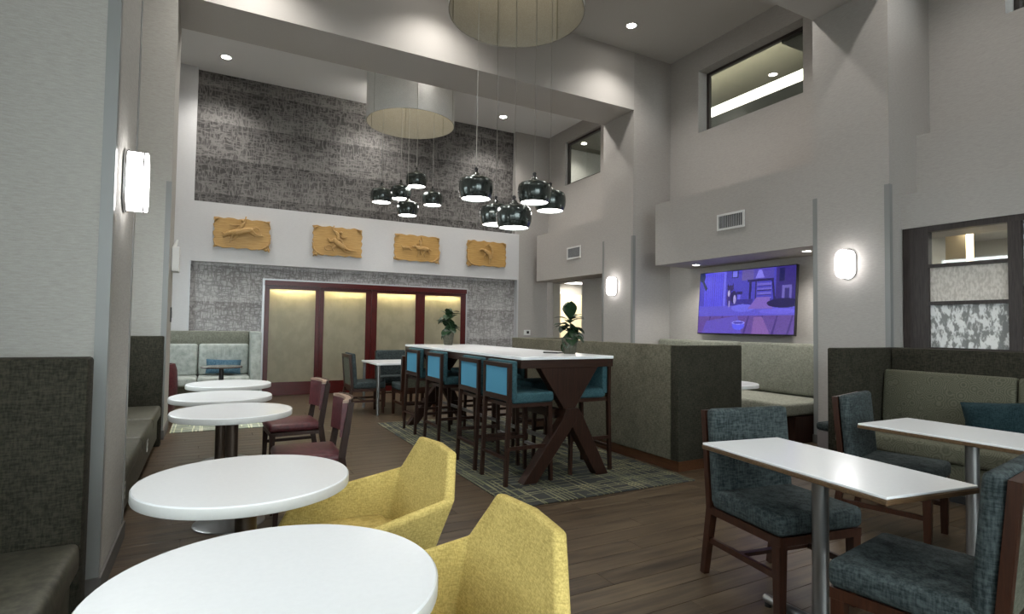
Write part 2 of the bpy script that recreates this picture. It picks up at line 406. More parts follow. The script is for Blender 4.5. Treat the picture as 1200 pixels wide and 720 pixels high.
# ------------------------------------------------------------------ shell
def hole_wall(axis, pos0, pos1, a0, a1, z0, z1, holes):
    """wall slab with rectangular openings; axis 'x' = slab normal x, runs along y"""
    b = B(); xs = sorted({a0, a1, *[h[0] for h in holes], *[h[1] for h in holes]}); zs = sorted({z0, z1, *[h[2] for h in holes], *[h[3] for h in holes]})
    bmx = bmesh.new()
    for i in range(len(xs)-1):
        for j in range(len(zs)-1):
            cx, cz = (xs[i]+xs[i+1])/2, (zs[j]+zs[j+1])/2
            if any(h[0] < cx < h[1] and h[2] < cz < h[3] for h in holes): continue
            if axis == 'x': b.box(pos0, xs[i], zs[j], pos1, xs[i+1], zs[j+1])
            else: b.box(xs[i], pos0, zs[j], xs[i+1], pos1, zs[j+1])
    bmesh.ops.remove_doubles(b.bm, verts=b.bm.verts, dist=1e-4)
    seenf = {}
    for f in list(b.bm.faces):
        key = tuple(sorted(v.index for v in f.verts)); 
        seenf.setdefault(tuple(sorted((round(v.co.x, 4), round(v.co.y, 4), round(v.co.z, 4)) for v in f.verts)), []).append(f)
    kill = [f for fl_ in seenf.values() if len(fl_) > 1 for f in fl_]
    bmesh.ops.delete(b.bm, geom=kill, context='FACES'); return b
W1 = (4.82, 6.71, 4.62, 5.68)
W0 = (.9, 2.58, 4.62, 5.68)
struct('wall_right', hole_wall('x', XR, XR+.28, -4, YB0, 2.42, ZC1, [W1, W0]), MW)
struct('wall_right_lower', bx(XR, YA1, 0, XR+.28, YB0, 2.42), MW)
W2 = (8.95, 10.22, 4.44, 5.40)
D2 = (9.51, 10.63, -.01, 2.30)
light('corridor_light', 'AREA', (8.6, 11.5, 2.50), 30, (1, .97, .9), 1.2, sy=2.5)
struct('wall_right_far', hole_wall('x', 6.8, 6.95, YB1, YBK+.33, 0, ZC2, [W2, D2]), MW)
struct('wall_left', hole_wall('x', -1.45, -1.25, -4, YBK+.25, 0, ZC1, [(-2.2, -.8, 1.3, 3.0), (.6, 1.6, 1.3, 3.0), (5.0, 6.5, 1.3, 3.0), (8.9, 9.9, 1.3, 2.7)]), MWL)
def guard(x, y, sx, sy, z1, b):
    t, w = .004, .05
    b.box(min(x, x+sx*w), min(y, y-sy*t), .1, max(x, x+sx*w), max(y, y-sy*t), z1)
    b.box(min(x, x-sx*t), min(y-sy*t, y+sy*w), .1, max(x, x-sx*t), max(y-sy*t, y+sy*w), z1)
for n, (y0, y1, x0, x1, nm, sx, m, zg) in enumerate(((YA0, YA1, XC, XR, 'wall_right_column', 1, MW, 2.89), (YB0, YB1, XC, XR, 'wall_right_column', 1, MW, 2.9),
        (YA0, YA1, -1.25, XL, 'wall_left_column', -1, MWL, 4.6), (YB0, YB1, -1.25, XL, 'wall_left_column', -1, MWL, 2.9))):
    c = struct(nm, bx(x0, y0, 0, x1, y1, ZC1), m)
    xe = x0 if sx > 0 else x1
    b = B(); guard(xe, y0, sx, 1, zg, b); struct('corner_guard', b, MGUARD, c)
    if n != 3:
        b = B(); guard(xe, y1, sx, -1, zg, b); struct('corner_guard', b, MGUARD, c)
struct('ceiling_beam', bx(XL, YB0, ZBEAM, XC, YB1, ZC1), MBEAM)
struct('ceiling_beam', bx(XL, YA0, ZBEAM, XC, YA1, ZC1), MBEAM)
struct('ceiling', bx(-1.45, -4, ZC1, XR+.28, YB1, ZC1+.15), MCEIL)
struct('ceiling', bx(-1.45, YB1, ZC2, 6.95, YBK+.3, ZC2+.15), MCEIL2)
# back wall: pale band, inset patterned panels above and below, pale margins
wb = struct('wall_back', bx(-1.25, YBK+.13, 0, 6.8, YBK+.33, ZC2), MBAND)
struct('pale_band', bx(-1.25, YBK, 2.36, 6.04, YBK+.12, 3.39), MBAND, wb)
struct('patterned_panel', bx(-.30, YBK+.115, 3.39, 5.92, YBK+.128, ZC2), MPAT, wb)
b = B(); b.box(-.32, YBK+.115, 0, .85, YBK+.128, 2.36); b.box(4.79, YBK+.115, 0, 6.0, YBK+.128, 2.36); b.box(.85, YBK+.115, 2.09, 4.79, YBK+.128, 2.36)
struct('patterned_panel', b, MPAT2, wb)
struct('pale_margin', bx(-1.25, YBK, 3.39, -.3, YBK+.12, ZC2), MBAND, wb)
struct('pale_margin', bx(-1.25, YBK, 0, -.34, YBK+.12, 2.36), MBAND, wb)
struct('grey_return', bx(6.04, YBK, 0, 6.8, YBK+.12, 3.39), MW, wb)
struct('grey_return', bx(5.93, YBK, 3.39, 6.8, YBK+.12, ZC2), MW, wb)
b = B(); b.box(-.34, YBK-.005, 0, -.32, YBK+.12, 2.36); b.box(6.0, YBK-.005, 0, 6.04, YBK+.12, 2.36); struct('panel_edging', b, MTRIM, wb)
# sliding doors
b = B(); b.box(.815, YBK+.06, 0, .85, YBK+.13, 2.12); b.box(4.79, YBK+.06, 0, 4.825, YBK+.13, 2.12); b.box(.85, YBK+.06, 2.09, 4.79, YBK+.13, 2.12)
struct('trim_1', b, MTRIM)
fr = struct('trim_2', bx(.85, YBK+.0, 2.0, 4.79, YBK+.125, 2.09), MMAHX)
gx = [(.93, 1.726), (1.881, 2.667), (2.885, 3.673), (3.873, 4.672)]
dx = [(.85, 1.80), (1.80, 2.775), (2.775, 3.77), (3.77, 4.79)]
for i, ((g0, g1), (d0, d1)) in enumerate(zip(gx, dx)):
    off = .006 if i % 2 else 0
    y0, y1 = YBK+.03+off*2, YBK+.07+off*2
    r = struct('door_%d' % (i+1), bx(d0+.002, y0, .01, d1-.002, y1, .25), MMAHX)
    struct('top_rail', bx(d0+.002, y0, 1.94, d1-.002, y1, 2.0), MMAHX, r)
    struct('stile', bx(d0+.002, y0, .25, g0, y1, 1.94), MMAH, r)
    struct('stile', bx(g1, y0, .25, d1-.002, y1, 1.94), MMAH, r)
    struct('glass_pane', bx(g0, y0+.01, .25, g1, y0+.016, 1.94), MDOORG, r)
    light('door_backlight', 'AREA', ((g0+g1)/2, YBK+.100, 1.96), 3.0, (1, .93, .68), g1-g0, (math.radians(6), 0, 0), sy=.02)
# right-hand boxes, ledges
struct('wall_right_bulkhead', bx(XC, YA1, 2.335, XR, 6.82, 3.33), MW)
struct('wall_right_far_bulkhead', bx(XC, YB1, 2.32, 6.8, 10.55, 3.33), MW)
struct('wall_right_ledge', bx(6.85, -4, 2.42, XR, YA0, 3.50), MW)
struct('wall_right_header', bx(6.52, -4, 2.42, 6.85, YA0, 2.79), MW)
# clerestory windows
def window(n, x0, x1, w, xg):
    y0, y1, z0, z1 = w; t = .045
    b = B(); b.box(xg, y0, z0, xg+.06, y1, z0+t); b.box(xg, y0, z1-t, xg+.06, y1, z1); b.box(xg, y0, z0+t, xg+.06, y0+t, z1-t); b.box(xg, y1-t, z0+t, xg+.06, y1, z1-t)
    r = struct('window_%d' % n, b, MWEN)
    struct('glass_pane', bx(xg+.025, y0+t, z0+t, xg+.031, y1-t, z1-t), MCLEAR, r)
window(1, XR, 0, W1, XR+.2); window(2, XR, 0, W0, XR+.2); window(3, 6.8, 0, W2, 6.87)
# upper hall seen through the clerestories
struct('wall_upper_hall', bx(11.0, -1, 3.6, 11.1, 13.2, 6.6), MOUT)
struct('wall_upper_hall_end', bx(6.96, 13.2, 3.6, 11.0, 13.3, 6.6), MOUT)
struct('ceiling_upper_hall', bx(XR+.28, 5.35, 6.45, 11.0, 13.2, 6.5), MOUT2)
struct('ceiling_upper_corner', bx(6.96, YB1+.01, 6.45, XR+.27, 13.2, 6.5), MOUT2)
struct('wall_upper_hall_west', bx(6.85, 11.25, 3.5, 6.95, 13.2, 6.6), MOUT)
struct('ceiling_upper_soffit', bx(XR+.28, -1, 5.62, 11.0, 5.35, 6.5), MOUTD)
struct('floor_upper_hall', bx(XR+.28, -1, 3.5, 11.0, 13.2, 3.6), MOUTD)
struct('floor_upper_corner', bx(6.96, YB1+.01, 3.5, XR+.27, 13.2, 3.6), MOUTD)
tag(obj('cove_light', bx(8.40, 5.36, 5.40, 8.46, 10.5, 5.60), EWARM), 'bright linear cove light seen through the large high window', 'light')
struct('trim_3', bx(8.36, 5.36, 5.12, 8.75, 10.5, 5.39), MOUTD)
light('cove_uplight', 'AREA', (8.62, 7.6, 5.64), 14, (1, .92, .72), .3, (PI, 0, 0), sy=4.4)
v = obj('ceiling_vent', bx(8.2, 4.45, 5.60, 9.3, 4.6, 5.618), MBLACK); tag(v, 'dark slot vent in the soffit behind the large high window', 'vent')
# corridor behind the far opening
struct('wall_corridor', bx(6.85, YBK+.34, 0, 6.95, 13.2, 2.6), MOUT)
struct('wall_corridor_near', bx(6.95, YB1+.1, 0, 10.4, YB1+.2, 2.6), MOUT)
struct('wall_corridor_side', bx(10.3, YB1+.2, 0, 10.4, 13.2, 2.6), MOUT)
struct('wall_corridor_end', bx(6.95, 13.1, 0, 10.3, 13.2, 2.6), MOUT)
struct('ceiling_corridor', bx(6.95, YB1+.1, 2.55, 10.4, 13.2, 2.65), MCEIL)
b = B(); b.box(6.79, 9.511, 0, 6.96, 9.528, 2.30); b.box(6.79, 10.612, 0, 6.96, 10.629, 2.30); struct('trim_4', b, MOUT)
dr = struct('door_5', bx(8.585, 13.04, .01, 9.36, 13.1, 2.25), MCREAM); struct('door_handle', B().cyl((8.67, 13.02, 1.0), (8.79, 13.02, 1.0), .012), MSTEEL, dr)
for i, (x, y) in enumerate(((7.8, 11.3), (8.5, 12.5))):
    tag(obj('ceiling_light', bx(x, y, 2.53, x+.7, y+.35, 2.549), EPANEL), 'bright ceiling panel in the corridor, %s the cream door' % ('nearer the opening before' if i == 0 else 'right above'), 'light', 'corridor ceiling panels')
# hall beyond the wooden screen
struct('wall_screen_room', bx(8.8, -4, 0, 8.9, YA0+.4, 3.0), MOUT)
struct('ceiling_screen_room', bx(XR, -4, 2.52, 8.8, YA0+.4, 2.62), MCEIL)
struct('wall_screen_room_end', bx(XR, YA0+.3, 0, 8.8, YA0+.4, 2.52), MOUT)
struct('trim_5', bx(7.5, 3.1, 0, 7.68, 3.3, 2.52), plain('beige_pillar_paint', (.55, .42, .25), .6))
light('screen_room_light', 'AREA', (7.6, 1.6, 2.48), 22, (1, .95, .86), .5, sy=3)
# south end: glazed wall behind the camera
struct('wall_south', hole_wall('y', -4.15, -4, -1.45, XR+.28, 0, ZC1, [(-1.0, 1.2, .6, 4.4), (1.5, 3.7, .6, 4.4)]), MW)
for i, (y0, y1, zt) in enumerate(((-2.2, -.8, 3.0), (.6, 1.6, 3.0), (5.0, 6.5, 3.0), (8.9, 9.9, 2.7))):  # unseen left wall windows, added and sized for light from that side
    b = B(); t = .05; b.box(-1.38, y0, 1.3, -1.32, y1, 1.35); b.box(-1.38, y0, zt-.05, -1.32, y1, zt); b.box(-1.38, y0, 1.35, -1.32, y0+t, zt-.05); b.box(-1.38, y1-t, 1.35, -1.32, y1, zt-.05)
    r = struct('window_%d' % (6+i), b, MTRIM); struct('glass_pane', bx(-1.355, y0+t, 1.35, -1.348, y1-t, zt-.05), MCLEAR, r)
for i, x in enumerate((-1.0, 1.5)):
    b = B(); t = .05
    b.box(x, -4.1, .6, x+2.2, -4.04, .65); b.box(x, -4.1, 4.35, x+2.2, -4.04, 4.4); b.box(x, -4.1, .65, x+t, -4.04, 4.35); b.box(x+2.15, -4.1, .65, x+2.2, -4.04, 4.35); b.box(x+1.07, -4.1, .65, x+1.13, -4.04, 4.35)
    r = struct('window_%d' % (4+i), b, MTRIM); struct('glass_pane', bx(x+t, -4.075, .65, x+2.15, -4.068, 4.35), MCLEAR, r)
struct('wall_right_south', bx(6.9, -4, 0, 7.14, .4, 2.42), MW)
struct('baseboard_back', B().box(-.32, YBK+.09, 0, .81, YBK+.114, .1).box(4.83, YBK+.09, 0, 6.0, YBK+.114, .1).box(6.04, YBK-.015, 0, 6.8, YBK-.001, .1), MWD)
b = B()
for y0, y1 in ((YA0, YA1), (YB0, YB1)):
    b.box(XL+.001, y0-.012, 0, XL+.013, y1+.012, .1); b.box(-1.25, y0-.013, 0, XL+.001, y0-.001, .1)
struct('baseboard_left', b, plain('grey_baseboard', (.10, .095, .09), .6))
b = B()
for y0, y1 in ((YA0, YA1), (YB0, YB1)):
    b.box(XC-.013, y0-.012, 0, XC-.001, y1+.012, .1); b.box(XC-.001, y0-.013, 0, XR, y0-.001, .1)
struct('baseboard_right', b, plain('grey_baseboard_right', (.10, .095, .09), .6))
# ------------------------------------------------------------------ wooden screen, right
sx0, sx1 = 6.53, 6.61
sc = struct('trim_6', bx(sx0, 3.03, 0, sx1, 3.27, 2.42), MWEN)
for z0, z1, y0, y1 in ((2.36, 2.42, -.5, 3.03), (1.985, 2.02, 2.37, 3.03), (1.60, 1.635, 2.37, 3.03), (1.12, 1.165, 2.37, 3.03), (0, .05, -.5, 3.03), (1.70, 1.75, 1.5, 2.27), (1.12, 1.165, 1.5, 2.27)):
    struct('rail', bx(sx0, y0, z0, sx1, y1, z1), MWEN, sc)
for y in (2.27, 1.40, .5): struct('post', bx(sx0-.01, y, .05, sx1+.005, y+.10, 2.36), MWEN, sc)
struct('frosted_pane', bx(6.565, 2.37, 1.635, 6.573, 3.03, 1.985), MFR1, sc)
struct('frosted_pane', bx(6.565, 2.37, 1.165, 6.573, 3.03, 1.60), MFR2, sc)
struct('clear_pane', bx(6.565, 2.37, 2.02, 6.573, 3.03, 2.36), MCLEAR, sc)
struct('frosted_pane', bx(6.565, 1.5, 1.75, 6.573, 2.27, 2.36), MFR2, sc)
struct('frosted_pane', bx(6.565, 1.5, 1.165, 6.573, 2.27, 1.70), MFR1, sc)
struct('solid_panel', bx(6.56, -.5, .05, 6.575, 3.03, 1.12), MWEN, sc)
# ------------------------------------------------------------------ downlights
def downlight(x, y, z, label, w=DOWN_W, spot=2.15, r=.07, cat='light', group='recessed ceiling downlights', lit=True):
    t = thing('recessed_downlight', label, cat, (x, y, z-.012), 0, group)
    obj('trim_ring', B().lathe([(r, .012), (r+.022, .012), (r+.022, .004), (r+.01, 0), (r, .004), (r, .012)], seg=28), MWPL, t, True)
    obj('lens', B().lathe([(0, .006), (r, .006), (r, .0115), (0, .0115)], seg=24), EDOWN, t, True)
    light('downlight_beam', 'SPOT', (0, 0, -.03), w, (1, .96, .90), .05, spot=spot, blend=1.0, parent=t)
downlight(5.68, 6.71, ZC1, 'round recessed downlight in the high ceiling above the television corner', 40)
downlight(2.6, 6.75, ZC1, 'recessed downlight in the high ceiling hidden behind the nearer drum shade')
downlight(.3, 6.7, ZC1, 'recessed downlight in the high ceiling toward the left columns', 60)
downlight(.105, 10.25, ZC2, 'recessed downlight washing the left end of the patterned upper wall', 52)
downlight(2.75, 10.25, ZC2, 'recessed downlight behind the farther drum shade washing the patterned wall', 52)
downlight(5.26, 10.25, ZC2, 'recessed downlight washing the right end of the patterned upper wall', 52)
downlight(5.68, 4.78, ZC1, 'recessed downlight above the half wall')
downlight(.4, 4.78, ZC1, 'recessed downlight over the left round tables', 60)
downlight(5.68, 8.64, ZC2, 'recessed downlight in the far bay behind the beam, right side')
downlight(.4, 8.64, ZC2, 'recessed downlight in the far bay behind the beam, left side')
downlight(3.0, 8.64, ZC2, 'recessed downlight in the far bay behind the beam, near the far drum')
for x, y, w_ in ((.4, 2.2, 'above the yellow chairs'), (3.3, 1.9, 'above the rectangular tables'), (5.68, 2.6, 'above the patterned right banquette'), (3.0, -.8, 'behind the viewer, middle of the room'), (.4, -.8, 'behind the viewer, left side of the room'), (5.6, -1, 'behind the viewer, right side of the room')):
    downlight(x, y, ZC1, 'recessed ceiling downlight '+w_, 40 if x > 5 and y > 2 else 26, 2.15)
downlight(6.72, 6.35, 2.335, 'small downlight under the bulkhead left of the television', SMALL_W, 2.4, .05, group='bulkhead downlights')
downlight(6.65, 4.45, 2.335, 'small downlight under the bulkhead right of the television', SMALL_W, 2.4, .05, group='bulkhead downlights')
downlight(7.55, 3.02, 2.52, 'warm downlight seen above the frosted panes of the wooden screen', 14, 2.4, .08, group='downlights beyond')
downlight(9.0, 12.6, 6.44, 'downlight seen through the small far clerestory window', 30, 2.4, .07, group='downlights beyond')
# ------------------------------------------------------------------ sconces
def sconce(x, y, z, sgn, label):
    t = thing('wall_sconce', label, 'lamp', (x, y, z), 0, 'oval wall sconces on the columns')
    def oval(x0, x1, w, h, n=16):
        pts = []
        for i in range(n+1): a = -PI/2+PI*i/n; pts.append((w/2*math.cos(a), h/2-w/2+w/2+w/2*math.sin(a)-w/2))
        pts = [(w/2*math.cos(PI*i/n), (h-w)/2+w/2*math.sin(PI*i/n)) for i in range(n+1)]+[(w/2*math.cos(PI+PI*i/n), -(h-w)/2+w/2*math.sin(PI+PI*i/n)) for i in range(n+1)]
        m = Matrix(((0, 0, sgn, sgn*x0), (1, 0, 0, 0), (0, 1, 0, 0), (0, 0, 0, 1)))
        return B().prism(pts, x1-x0, m)
    obj('back_plate', oval(.001, .014, .19, .34), MCHROME, t, True)
    obj('glass_body', oval(.014, .085, .172, .322), ESCON, t, True)
    obj('chrome_band', oval(.085, .092, .185, .335), MCHROME, t, True)
    obj('glass_face', oval(.092, .102, .172, .322), ESCON, t, True)
sconce(XL+.005, 3.63, 2.07, 1, 'oval lit wall sconce with chrome bands on the nearest left column')
sconce(XC-.005, 3.72, 2.07, -1, 'oval lit wall sconce on the near right column beside the television recess')
sconce(XC-.005, 7.86, 2.06, -1, 'oval lit wall sconce on the far right column behind the half wall')
# ------------------------------------------------------------------ drums and pendants
def drum(x, y, z0, zc, label):
    t = thing('drum_shade', label, 'lamp shade', (x, y, z0), 0, 'big drum shades')
    h = zc-z0; r = .76
    b = B(); b.lathe([(r, 0), (r, h-.001)], seg=72); b.lathe([(r-.012, h-.001), (r-.012, 0), (r, 0)], seg=72)
    o = obj('shade', B().lathe([(r, 0), (r, h-.002)], seg=96), MDRUM, t, True)
    obj('lining', B().lathe([(r, 0), (r-.012, 0), (r-.012, h-.002)], seg=96), MDRUMIN, t, True)
    obj('ceiling_plate', B().lathe([(0, h-.03), (.16, h-.03), (.16, h-.002), (0, h-.002)], seg=32), MWPL, t, True)
    for k in range(6):
        a = k*PI/3+.35; p = Vector((math.cos(a), math.sin(a), 0))
        obj('seam', B().bar(p*(r-.015)+Vector((0, 0, .004)), p*(r-.015)+Vector((0, 0, h-.01)), .004, .02), MSEAM, t)
        obj('outer_seam', B().bar(p*(r+.002)+Vector((0, 0, .004)), p*(r+.002)+Vector((0, 0, h-.01)), .003, .006), MSEAM, t)
    light('drum_lamp', 'POINT', (0, 0, h-.25), 3, (1, .9, .7), .15, parent=t)
drum(2.92, 5.4, 4.82, ZC1, 'large pale drum shade hanging from the nearer high ceiling')
drum(3.0, 9.4, 4.84, ZC2, 'large pale drum shade in the far bay before the patterned wall')
RP = .165
def make_pendant(label, loc, group, L):
    t = thing('pendant_lamp', label, 'pendant lamp', loc, 0, group)
    prof = [(.014, .262), (.026, .255), (.034, .240), (.062, .222), (.105, .208), (.140, .194), (.158, .175), (.165, .14), (.167, .10), (.163, .06), (.152, .025), (.142, .004), (.138, 0), (.134, .003), (.148, .06), (.15, .13), (.1, .165), (.014, .19)]
    obj('shade', B().lathe([(a*1.12, b_*1.12) for a, b_ in prof], seg=40), MPEND, t, True)
    obj('top_knob', B().lathe([(.006, .345), (.016, .34), (.022, .325), (.016, .308), (.024, .30), (.03, .285), (0, .28)], seg=18), MBLACK, t, True)
    obj('diffuser', B().lathe([(0, .012), (.153, .012), (.153, .02), (0, .02)], seg=36), EPEND, t, True)
    return t
near = [((2.457, 5.40), 2.668, 'black dome pendant with lit underside, leftmost of the near cluster'),
        ((2.875, 5.75), 2.486, 'black dome pendant half hidden behind the lowest near pendant'),
        ((2.76, 5.10), 2.341, 'black dome pendant hanging lowest and frontmost in the near cluster'),
        ((3.122, 5.30), 2.688, 'black dome pendant hanging high at the right of the near cluster'),
        ((3.486, 5.55), 2.68, 'black dome pendant at the far right, behind the high right one')]
far = [((2.487, 9.3), 3.378, 'small looking black dome pendant, leftmost of the far cluster'),
       ((2.907, 9.6), 3.545, 'black dome pendant second from left in the far cluster'),
       ((3.127, 9.4), 3.755, 'black dome pendant hanging highest in the far cluster'),
       ((2.895, 9.15), 3.173, 'black dome pendant hanging lowest in the far cluster'),
       ((3.43, 9.4), 3.458, 'black dome pendant, rightmost of the far cluster')]
pend = None
for lst, zc, grp in ((near, ZC1, 'pendants below the near drum'), (far, ZC2, 'pendants below the far drum')):
    for (x, y), z, lab in lst:
        if pend is None: t = pend = make_pendant(lab, (x, y, z), grp, 0)
        else: t = dup(pend, (x, y, z), 0, lab, grp)
        obj('cord', B().cyl((0, 0, .355), (0, 0, zc-z-.035), .004, seg=6), MCORD, t)
# ------------------------------------------------------------------ wall fittings
def vent(x, y0, y1, z0, z1, label):
    t = thing('air_vent', label, 'vent', (x, (y0+y1)/2, (z0+z1)/2), 0, 'wall air vents')
    w, h = (y1-y0)/2, (z1-z0)/2; k = .028
    b = B(); b.box(-.014, -w, -h, -.002, w, -h+k); b.box(-.014, -w, h-k, -.002, w, h); b.box(-.014, -w, -h+k, -.002, -w+k, h-k); b.box(-.014, w-k, -h+k, -.002, w, h-k)
    obj('frame', b, MWPL, t); obj('backing', bx(-.004, -w+k, -h+k, -.002, w-k, h-k), MBLACK, t)
    n = max(6, int(w*2/.03))
    for i in range(n):
        y = -w+k+(2*w-2*k)*(i+.5)/n
        obj('slat', bx(-.011, y-.003, -h+k, -.0045, y+.003, h-k), plain('vent_slat', (.35, .35, .34), .5) if False else MTRIM, t)
vent(XC, 5.10, 5.56, 2.71, 2.94, 'white framed air vent with vertical slats on the bulkhead above the television')
vent(XC, 8.88, 9.35, 2.68, 2.92, 'white framed air vent on the far bulkhead over the corridor opening')
t = thing('thermostat', 'white thermostat with dark display on the grey wall right of the patterned panel', 'thermostat', (6.27, YBK-.001, 1.19))
obj('housing', bx(-.08, -.03, -.06, .08, 0, .06, r=.006), MWPL, t); obj('display', bx(-.02, -.034, -.025, .04, -.0305, .035), MBLACK, t)
t = thing('wall_alarm', 'pale boxy alarm unit on the second left column', 'alarm', (XL+.002, 7.95, 2.07))
obj('housing', bx(0, -.13, -.15, .08, .13, .15, r=.01), MWPL, t); obj('sensor', B().cyl((.02, 0, .16), (.05, 0, .25), .02, .012), MWPL, t)
t = thing('wall_switch', 'small dark switch plate on the second left column', 'switch', (XL+.002, 8.0, 1.40)); obj('plate', bx(0, -.05, -.09, .012, .05, .09), MBLACK, t); obj('rocker', bx(.012, -.02, -.04, .018, .02, .04), MGUARD, t)
# ------------------------------------------------------------------ television
def television():
    Wd, Hd = 1.70, .98
    t = thing('television', 'large wall mounted television glowing blue, showing a dog in a room', 'television', (6.96, 5.645, 1.73), 0)
    t.rotation_euler = (0, math.radians(4), 0)
    obj('housing', bx(-.03, -Wd/2, -Hd/2, .02, Wd/2, Hd/2, r=.006), MBLACK, t)
    obj('wall_mount', bx(.02, -.3, -.2, .165, .3, .2), MBLACK, t)
    nx, ny = 240, 136
    u, v = np.meshgrid((np.arange(nx)+.5)/nx, (np.arange(ny)+.5)/ny)
    rng = np.random.RandomState(3)
    im = np.zeros((ny, nx, 3)); im[:] = (.10, .09, .75)
    def rect(a, b_, c, d, col, k=1):
        m = (u > a) & (u < b_) & (v > c) & (v < d); im[m] = im[m]*(1-k)+np.array(col)*k
    def ell(a, b_, ra, rb, col):
        im[((u-a)/ra)**2+((v-b_)/rb)**2 < 1] = col
    def poly(pts, col):
        m = np.zeros(u.shape, bool); n = len(pts); j = n-1
        for i in range(n):
            xi, yi = pts[i]; xj, yj = pts[j]
            c = ((yi > v) != (yj > v)) & (u < (xj-xi)*(v-yi)/(yj-yi+1e-9)+xi); m ^= c; j = i
        im[m] = col
    rect(0, 1, 0, .55, (.07, .06, .52)); rect(.06, .28, 0, .6, (.10, .09, .85))
    for k in range(9): rect(.08+k*.024, .086+k*.024, .02, .56, (.07, .05, .55))
    rect(.28, .31, 0, .6, (.16, .15, .9)); rect(.48, .6, 0, .17, (.13, .10, .38)); rect(.6, .8, 0, .2, (.09, .07, .45))
    rect(.82, 1, 0, .6, (.04, .025, .22)); rect(.85, .90, .02, .22, (.01, .01, .10)); rect(.88, .965, .28, .52, (.16, .13, .50)); rect(.905, .945, .32, .49, (.04, .03, .2))
    rect(.37, .44, 0, .12, (.02, .02, .15)); rect(.38, .43, .01, .10, (.2, .2, .9))
    poly([(.62, .15), (.65, .02), (.68, .02), (.71, .15)], (.25, .22, .9))
    rect(.54, .80, .16, .20, (.02, .015, .13)); poly([(.56, .2), (.585, .2), (.575, .60), (.555, .60)], (.02, .015, .13)); rect(.62, .635, .2, .48, (.03, .02, .15)); poly([(.78, .2), (.80, .2), (.825, .52), (.805, .52)], (.02, .015, .13))
    for k in range(4): rect(.64, .78, .23+k*.07, .262+k*.07, (.16, .13, .65)); rect(.64, .78, .262+k*.07, .275+k*.07, (.02, .01, .12))
    rect(.33, .60, .46, .56, (.04, .03, .30))
    rect(0, 1, .56, .72, (.12, .10, .66)); ell(.5, .60, .12, .06, (.16, .15, .85)); ell(.85, .66, .18, .04, (.16, .13, .80)); poly([(.55, .62), (.64, .44), (.76, .44), (.8, .62)], (.22, .13, .55))
    ell(.90, .54, .16, .07, (.015, .01, .09))
    rect(0, 1, .72, 1, (.13, .07, .34))
    for k in range(8): poly([(k*.14-.05, 1), (k*.14, .72), (k*.14+.012, .72), (k*.14-.03, 1)], (.06, .03, .22))
    poly([(.1, .8), (.45, .72), (.5, 1), (.05, 1)], (.13, .09, .55)); poly([(.62, .74), (.7, .74), (.78, 1), (.6, 1)], (.24, .12, .42))
    ell(.36, .28, .035, .05, (.03, .02, .14)); poly([(.33, .19), (.345, .25), (.325, .26)], (.02, .01, .1)); poly([(.39, .19), (.395, .25), (.375, .25)], (.02, .01, .1))
    ell(.35, .42, .028, .13, (.05, .03, .22)); ell(.345, .36, .012, .05, (.5, .45, .8)); ell(.40, .42, .035, .10, (.02, .015, .12)); ell(.41, .46, .015, .07, (.4, .35, .75)); rect(.345, .36, .48, .58, (.35, .3, .7))
    rect(.43, .49, .34, .38, (.02, .015, .14)); rect(.44, .47, .39, .46, (.15, .13, .8))
    ell(.46, .87, .065, .075, (.12, .12, .95)); ell(.46, .83, .07, .028, (.30, .28, 1.0)); ell(.46, .83, .055, .017, (.07, .05, .45))
    for k in range(7): poly([(.0, .02), (.02+k*.013, .05+k*.035), (.012+k*.01, .09+k*.035)], (.01, .025, .08))
    ell(.03, .06, .035, .09, (.01, .025, .10))
    im *= (1+.12*rng.randn(ny, nx, 1)).clip(.6, 1.4)
    sw, sh = Wd-.02, Hd-.03
    yy = sw/2-np.arange(nx+1)/nx*sw; zz = sh/2-np.arange(ny+1)/ny*sh+.003
    Y, Z = np.meshgrid(yy, zz); verts = np.stack([np.full(Y.shape, -.0315), Y, Z], -1).reshape(-1, 3)
    idx = np.arange((nx+1)*(ny+1)).reshape(ny+1, nx+1)
    f = np.stack([idx[:-1, :-1], idx[1:, :-1], idx[1:, 1:], idx[:-1, 1:]], -1).reshape(-1, 4)
    me = bpy.data.meshes.new('screen'); me.from_pydata(verts.tolist(), [], f.tolist())
    ca = me.color_attributes.new('picture', 'FLOAT_COLOR', 'CORNER')
    col = np.ones((ny*nx, 4, 4)); col[:, :, :3] = im.reshape(-1, 1, 3); ca.data.foreach_set('color', col.ravel())
    m, tt, p = nt('screen_picture'); at = N(tt, 'ShaderNodeAttribute', attribute_name='picture')
    tt.links.new(at.outputs['Color'], p.inputs['Emission Color']); p.inputs['Emission Strength'].default_value = .23
    p.inputs['Base Color'].default_value = (.005, .005, .008, 1); p.inputs['Roughness'].default_value = .2
    me.materials.append(m); obj('screen', me, None, t, label='glowing blue picture of a dog by a table')
television()
